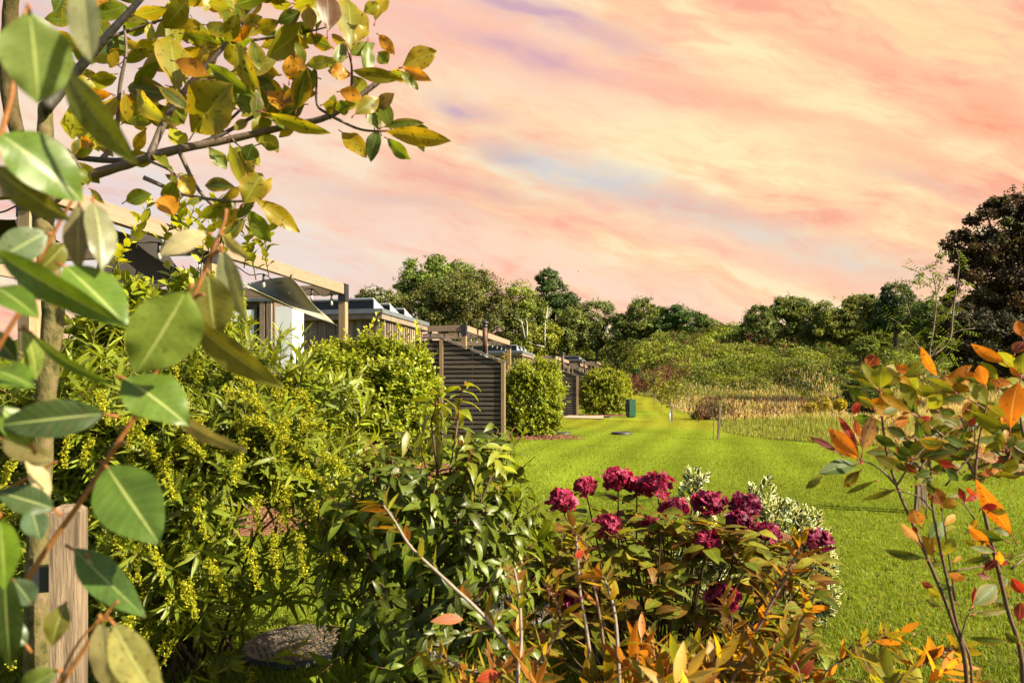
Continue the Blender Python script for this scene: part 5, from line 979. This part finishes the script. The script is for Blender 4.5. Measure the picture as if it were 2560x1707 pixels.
def build_near_shoots():
    rg = np.random.default_rng(78); root = np.array((-.55, .62, 0)); t = thing('downy_shrub', 'blurred close shoots with large grey green leaves and rusty orange stems at the left edge', 'shrub', root); lf, st = MB(), MB(); oc = (.34, .13, .03)
    Vp = lambda x, y, Y: V_(x, y, Y)-root
    S = [([(0, 1500), (60, 1335), (200, 1130), (262, 1030), (325, 930), (372, 820), (440, 690), (482, 590), (512, 520), (520, 480)], .0034, .66), ([(-60, 900), (0, 790), (52, 705), (85, 650)], .003, .58), ([(-20, 420), (5, 300), (28, 210), (30, 120), (60, 20)], .003, .55), ([(60, 1700), (120, 1600), (190, 1495), (248, 1405), (272, 1380)], .003, .60), ([(-40, 1150), (40, 1110), (110, 1070), (130, 1060)], .0022, .62), ([(80, 1700), (165, 1500), (230, 1420)], .002, .63), ([(40, 690), (110, 560), (160, 470), (190, 430)], .0025, .62)]
    for s, r, Y in S: pts = [Vp(x, y, Y) for x, y in s]; st.tube(pts, np.linspace(r, r*.55, len(pts))*.8, oc, 8, 6)
    st.tube([(0, .1, 0), (-.05, .05, .5), Vp(-30, 1600, .62)], [.008, .006, .0035], oc, 8, 5); st.tube([(0.1, .1, 0), (.02, .05, .5), Vp(60, 1700, .60)], [.007, .005, .0032], oc, 8, 5)
    st.tube([(-.1, .1, 0), (-.12, .0, .9), Vp(-60, 900, .58)], [.008, .005, .003], oc, 8, 5); st.tube([(-.12, 0, .9), Vp(-90, 700, .55), Vp(-20, 420, .55)], [.004, .0035, .003], oc, 8, 5)
    for x, y in ((262, 1030), (325, 930), (372, 820), (440, 690), (482, 590), (200, 1130)): st.tube([Vp(x, y, .66), Vp(x+18, y-14, .655), Vp(x+30, y-12, .65)], [.0024, .002, .0012], (.45, .18, .06), 6, 3)
    G, BG, DG, TN, OLV, LT, CRM = (.09, .15, .012), (.085, .145, .014), (.035, .062, .014), (.26, .22, .10), (.14, .135, .02), (.17, .225, .04), (.36, .31, .17)
    I = [(68, 28, 88, 238, 150, (.15, .20, .05), dict(Y=.44, roll=.15, curl=.15)), (190, -40, 208, 146, 66, (.22, .22, .11), dict(Y=.46, roll=.5)), (148, 162, 314, 376, 74, (.12, .135, .018), dict(Y=.50, roll=.5, curl=.5)), (0, 308, 186, 462, 125, BG, dict(Y=.50, roll=.1)), (-15, 385, 160, 505, 66, OLV, dict(Y=.52, roll=.7)), (182, 470, 180, 622, 54, (.17, .145, .07), dict(Y=.6, roll=.5)), (215, 465, 238, 615, 62, (.15, .15, .07), dict(Y=.6, roll=-.5)), (105, 535, -10, 600, 74, (.10, .14, .07), dict(Y=.58, roll=.2)), (-15, 575, 290, 752, 66, G, dict(Y=.52, roll=.6, curl=.2)), (150, 612, 292, 750, 104, BG, dict(Y=.58, roll=-.2, curl=.3)), (428, 668, 312, 858, 152, (.16, .22, .035), dict(Y=.58, roll=.05, curl=.2, tilt=.1)), (478, 630, 495, 778, 100, OLV, dict(Y=.70, roll=.2, tilt=.1)), (512, 575, 558, 728, 54, (.27, .28, .15), dict(Y=.71, roll=.5, tilt=.1)), (474, 535, 368, 584, 46, CRM, dict(Y=.66, roll=.4)), (512, 538, 572, 592, 26, CRM, dict(Y=.66, roll=.6)), (440, 740, 648, 890, 66, OLV, dict(Y=.68, roll=.55, curl=.35, tilt=.2)), (286, 868, 432, 975, 112, BG, dict(Y=.62, roll=-.1)), (392, 945, 562, 1036, 34, (.20, .17, .09), dict(Y=.64, roll=.9)), (246, 1072, 366, 1250, 138, (.07, .125, .016), dict(Y=.62, roll=.1, curl=.2)), (240, 950, -10, 978, 84, DG, dict(Y=.58, roll=.1)), (124, 1168, -10, 1128, 64, DG, dict(Y=.6, roll=.2)), (172, 1262, 330, 1415, 76, (.07, .13, .025), dict(Y=.63, roll=.1)), (203, 1278, 250, 1392, 32, CRM, dict(Y=.62, roll=.6)), (232, 1425, 258, 1600, 56, TN, dict(Y=.58, roll=.5)), (262, 1432, 372, 1620, 84, (.24, .22, .06), dict(Y=.56, roll=.3)), (0, 1190, 12, 1355, 64, G, dict(Y=.5, roll=.2)), (-10, 660, 84, 722, 62, BG, dict(Y=.55, roll=.2)), (58, 755, 86, 872, 42, LT, dict(Y=.62, roll=.3)), (-10, 850, 78, 885, 66, BG, dict(Y=.55, roll=.1)), (0, 1005, 118, 1052, 56, (.18, .15, .06), dict(Y=.6, roll=.4)), (70, 762, 252, 892, 24, G, dict(Y=.58, roll=.8, curl=.6)), (10, 1300, 22, 1545, 66, DG, dict(Y=.55, roll=.2)), (130, 1538, 40, 1600, 60, LT, dict(Y=.56, roll=.2)), (72, 1165, 92, 1240, 54, (.08, .13, .07), dict(Y=.62, roll=.2)), (150, 1385, 120, 1480, 50, OLV, dict(Y=.62, roll=.4)), (70, 1020, -10, 930, 60, G, dict(Y=.57, roll=.3)), (90, 620, 150, 560, 50, OLV, dict(Y=.64, roll=.3)), (120, 690, 60, 640, 50, OLV, dict(Y=.64, roll=.3)), (-20, 760, 40, 830, 50, DG, dict(Y=.6, roll=.3)), (60, 1480, -20, 1420, 54, DG, dict(Y=.6, roll=.3)), (110, 1140, 60, 1060, 40, CRM, dict(Y=.62, roll=.7)), (30, 1330, 76, 1390, 60, (.07, .11, .06), dict(Y=.6, roll=.3))]
    I = [(a*K, b*K, c*K, d*K, w*K, col, dict(kw, **({'lit': 1.0} if col in (BG, LT, G, (.16, .22, .035), (.15, .20, .05)) and abs(kw.get('roll', 0)) < .5 else {}))) for a, b, c, d, w, col, kw in I]
    pxleaves(lf, root, I, .6, rg, .02, 'oval', 18, .38, .22, .03, st, oc, (-1, -.62, -.28, 0, .28, .62, 1))
    lf.build('foliage', M_big, t); st.build('stems', M_stem, t)
build_near_shoots()

# ------------------------------------------------------------------ small things on the lawn
def stake_at(x, y, h, lean, label, w=.03):
    t = thing('tree_stake', label, 'stake', (x, y, float(hgt(x, y))), 0, 'stakes of the young lawn trees'); b = MB(); b.bar((0, 0, -.05), (lean, 0, h), w*2, w*2); b.build('post', M_stake, t, False)
    k = MB(); k.box(-.12+lean*.6, -w+lean*.6, -.012, .012, h*.6, h*.6+.04); k.build('tie', M_black, t, False); return t
def sapling(x, y, h, spread, n, col, label, seed, leaf=.05, bare=.4, guard=False, whippy=False):
    rg = np.random.default_rng(seed); t = thing('sapling', label, 'sapling', (x, y, float(hgt(x, y))), 0, 'young trees planted on the lawn and meadow'); st, lf = MB(), MB()
    r = .008+.004*h; main = st.tube([(0, 0, 0), (.02*h, 0, h*.35), (-.01*h, .01, h*.7), (.03*h*(2 if whippy else 1), 0, h)], [r, r*.8, r*.5, r*.2], (.20, .13, .08), 6, 5); P_ = [main]
    for q in range(n):
        k = int(len(main)*(bare+(1-bare)*q/n)); a = rg.random()*6.28; b = main[k]; d = np.array((math.cos(a), math.sin(a)*.7, rg.uniform(.5, 1.3)))*spread*rg.uniform(.5, 1)
        P_.append(st.tube([b, b+d*.5+(0, 0, -.02), b+d+(0, 0, .05)], [r*.35, r*.25, r*.12], (.16, .10, .06), 5, 3))
    for p in P_:
        if col is None: break
        m = len(p); k = rg.integers(m//3, m, 26); B = p[k]+rg.normal(size=(26, 3))*spread*.06; d = rg.normal(size=(26, 3))+(0, 0, -.2); lf.leaves(B, d, rg.normal(size=(26, 3))+(0, 0, 1), leaf*rg.uniform(.6, 1.2, 26), leaf*.5, np.array(col)*rg.uniform(.6, 1.3, (26, 1)), .4, .2, 'lance', 3)
    if guard: g = MB(); g.lathe((0, 0, 0), [(.024, 0), (.024, .5), (.02, .5), (.02, 0)], sides=10); g.build('trunk_guard', M_alu, t)
    st.build('trunk', M_stem, t)
    if col is not None: lf.build('crown', M_far, t)
def G_(px, py): Y = EYE*F/(py-HY); return (px-CX)/F*Y, Y
def build_small():
    x, y = G_(1795, 1098); stake_at(x, y, .87, .06, 'leaning stake beside the bare twiggy sapling, nearest stake on the open lawn'); sapling(x-.13, y, 1.1, .35, 9, None, 'bare twiggy sapling tied to the leaning stake on the lawn', 91, bare=.3)
    x, y = G_(1679, 1055); stake_at(x, y, .62, .02, 'short pale stake beside the sapling in a white guard'); sapling(x-.07, y, 1.5, .55, 16, (.22, .22, .02), 'yellow leaved sapling in a white trunk guard on the lawn', 92, .12, .4, True)
    sapling((1653-CX)/F*40, 40, 1.5, .6, 12, (.22, .20, .02), 'thin yellowish sapling on the lawn between two others', 93, .16, .35); sapling((1635-CX)/F*47, 47, 1.7, .8, 14, (.20, .19, .03), 'farthest small yellowish sapling on the lawn', 94, .18, .35)
    sapling((1942-CX)/F*26, 26, 1.3, .5, 9, None, 'dead looking bare sapling standing in the tall meadow grass', 95, bare=.35); sapling((2052-CX)/F*26, 26, 1.1, .45, 10, (.26, .20, .02), 'sapling with a few yellow leaves in the meadow beside yellow flowers', 96, .08)
    # whippy young tree behind the red-tipped shrub with its two stakes
    rg = np.random.default_rng(97); X0, Y0 = (2300-CX)/F*7.3, 7.3; t = thing('rowan_tree', 'thin whippy young tree with sparse feathery leaves rising behind the red-tipped shrub', 'tree', (X0, Y0, 0)); st, lf = MB(), MB(); o = np.array((X0, Y0, 0))
    Z = lambda a, b: (1750+a/2.7037, 420+b/2.7037)
    br = [[(1470, 1450), (1475, 1250), (1500, 1100), (1520, 900), (1500, 760), (1480, 720)], [(1470, 1300), (1620, 1180), (1650, 980), (1680, 760), (1690, 640), (1670, 560)], [(1460, 1240), (1380, 1130), (1300, 1050), (1250, 1020)], [(1580, 870), (1600, 760), (1530, 690), (1480, 700)], [(1640, 1050), (1720, 900), (1760, 800)], [(1560, 1300), (1650, 1180), (1760, 1100), (1880, 1080)], [(1500, 1400), (1640, 1330), (1720, 1250), (1790, 1150)], [(1480, 1000), (1420, 800), (1420, 720)], [(1550, 760), (1560, 690), (1540, 670)]]
    st.tube([(0, 0, 0), P(2290, 1130, Y0)-o, P(2294, 960, Y0)-o], [.022, .016, .011], (.28, .19, .12), 7, 4)
    for i, s in enumerate(br):
        c = st.tube([P(*Z(*q), Y0)-o+(0, .05*i-.2, 0) for q in s], np.linspace(.012 if i < 2 else .006, .003, len(s)), (.26, .17, .10), 6, 5)
        k = rg.choice(np.arange(len(c)//4, len(c)), 12 if i < 2 else 9); d = unit(rg.normal(size=(len(k), 3))+(0, 0, -.15))
        for q in range(5):                                   # feathery leaf: paired leaflets on a stalk
            for sgn in (-1, 1):
                sd_ = unit(np.cross(d, np.array((0, 0.3, 1.)))); lf.leaves(c[k]+d*(.03+.032*q), sd_*sgn+d*.5-(0, 0, .25), rg.normal(size=d.shape)*.3+(0, 0, 1), .055, .018, np.array((.15, .19, .02))*rg.uniform(.6, 1.3, (len(k), 1)), .3, .2, 'lance', 3)
    st.build('trunk', M_stem, t); lf.build('crown', M_far, t)
    stake_at((2284-CX)/F*7.3, 7.25, .72, .05, 'slim stake at the foot of the whippy young tree, one nearer the flowers', .022); stake_at((2322-CX)/F*7.3, 7.4, .85, -.01, 'thicker stake at the foot of the whippy young tree', .026)
    # bin
    x, y = (1577-CX)/F*33.5, 33.5; t = thing('dog_bin', 'small dark green bin with black opening standing on the lawn', 'bin', (x, y, 0), R(18)); b = MB(); b.box(-.17, .17, -.2, .2, .05, .86); b.box(-.18, .18, -.21, .21, .86, .885); b.box(-.13, .13, -.16, .16, 0, .05); b.build('body', M_bin, t, False)
    b = MB(); b.box(-.235, -.171, -.14, .14, .30, .68); b.build('opening', M_black, t, False)
    # gravel pad
    b = MB(); p0, p1, p2, p3 = [np.array((*G_(a, c), .012)) for a, c in ((1395, 1046), (1509, 1048), (1509, 1040), (1440, 1036))]; b.add([p0, p1, p2, p3, p0+(0, 0, .03), p1+(0, 0, .03), p2+(0, 0, .03), p3+(0, 0, .03)], np.array([[4, 5, 6, 7], [0, 1, 5, 4], [1, 2, 6, 5], [2, 3, 7, 6], [3, 0, 4, 7]])); tag(b.build('gravel_path', M_gravel, None, False), kind='structure')
    # covers set in the lawn
    labs = ['round black studded cover littered with dry grass, beside the spiked shrub', 'black cover partly hidden under the orange leaved stems and flowers', 'flat dark cover at the edge of the mulch bed by the upright bush', 'raised dark round cover alone on the open lawn', 'tiny dark cover under the shaded bush by the bin']
    for q, (cx, cy, r) in enumerate(COVERS):
        t = thing('drain_cover', labs[q], 'drain cover', (cx, cy, float(hgt(cx, cy))), 0, 'round drain covers in the lawn'); b = MB(); hh = (.032, .032, .035, .07, .05)[q]
        b.lathe((0, 0, 0), [(r, -.01), (r, hh*.6), (r*.985, hh*.75), (r*.97, hh), (r*.90, hh), (r*.895, hh-.006), (.001, hh-.006)], sides=64)
        if q < 2:
            g = np.arange(-r, r, .03); xx, yy = np.meshgrid(g, g); k = np.hypot(xx, yy) < r*.86; 
            for a, c in zip(xx[k], yy[k]): b.lathe((a+.015*(round(c/.03) % 2), c, hh-.007), [(.008, 0), (.006, .005), (.0005, .0055)], sides=6)
        b.build('lid', M_plastic, t, True)
        if q < 2:
            rg = np.random.default_rng(q); n = 2300 if q == 0 else 1900; tt = np.sqrt(rg.random(n))*r*.97; an = rg.random(n)*6.28; c = MB(); p = np.stack([cx+tt*np.cos(an), cy+tt*np.sin(an), hh+rg.random(n)*.006], -1); k = fbm(p[:, 0]*9, p[:, 1]*9, 7) > .40; p = p[k]; n = len(p)
            c.quads(p, rg.normal(size=(n, 3))*(1, 1, .1), rg.normal(size=(n, 3))*.2+(0, 0, 1), rg.uniform(.008, .028, n), rg.uniform(.0015, .004, n), np.array((.32, .22, .12))*rg.uniform(.5, 1.3, (n, 1))); tag(c.build('grass_clippings', M_chip), ('dry grass clippings on the round cover beside the spiked shrub', 'dry grass clippings on the cover under the orange leaved stems')[q], 'clippings', kind='stuff')
    rg = np.random.default_rng(3); n = 260; c = MB(); px = rg.uniform(700, 2500, n); py = rg.uniform(1150, 1700, n); Y = EYE*F/(py-HY); p = np.stack([(px-CX)/F*Y, Y, 0*Y+.03], -1); p = p[~inpoly(p[:, 0], p[:, 1], MEADOW)]; n = len(p)
    c.quads(p, rg.normal(size=(n, 3))*(1, 1, .2), rg.normal(size=(n, 3))*.4+(0, 0, 1), rg.uniform(.02, .05, n), rg.uniform(.008, .018, n), np.array((.18, .10, .05))*rg.uniform(.4, 1.5, (n, 1))); tag(c.build('fallen_leaves', M_chip), 'scattered brown fallen leaves on the lawn', 'leaves', kind='stuff')
build_small()
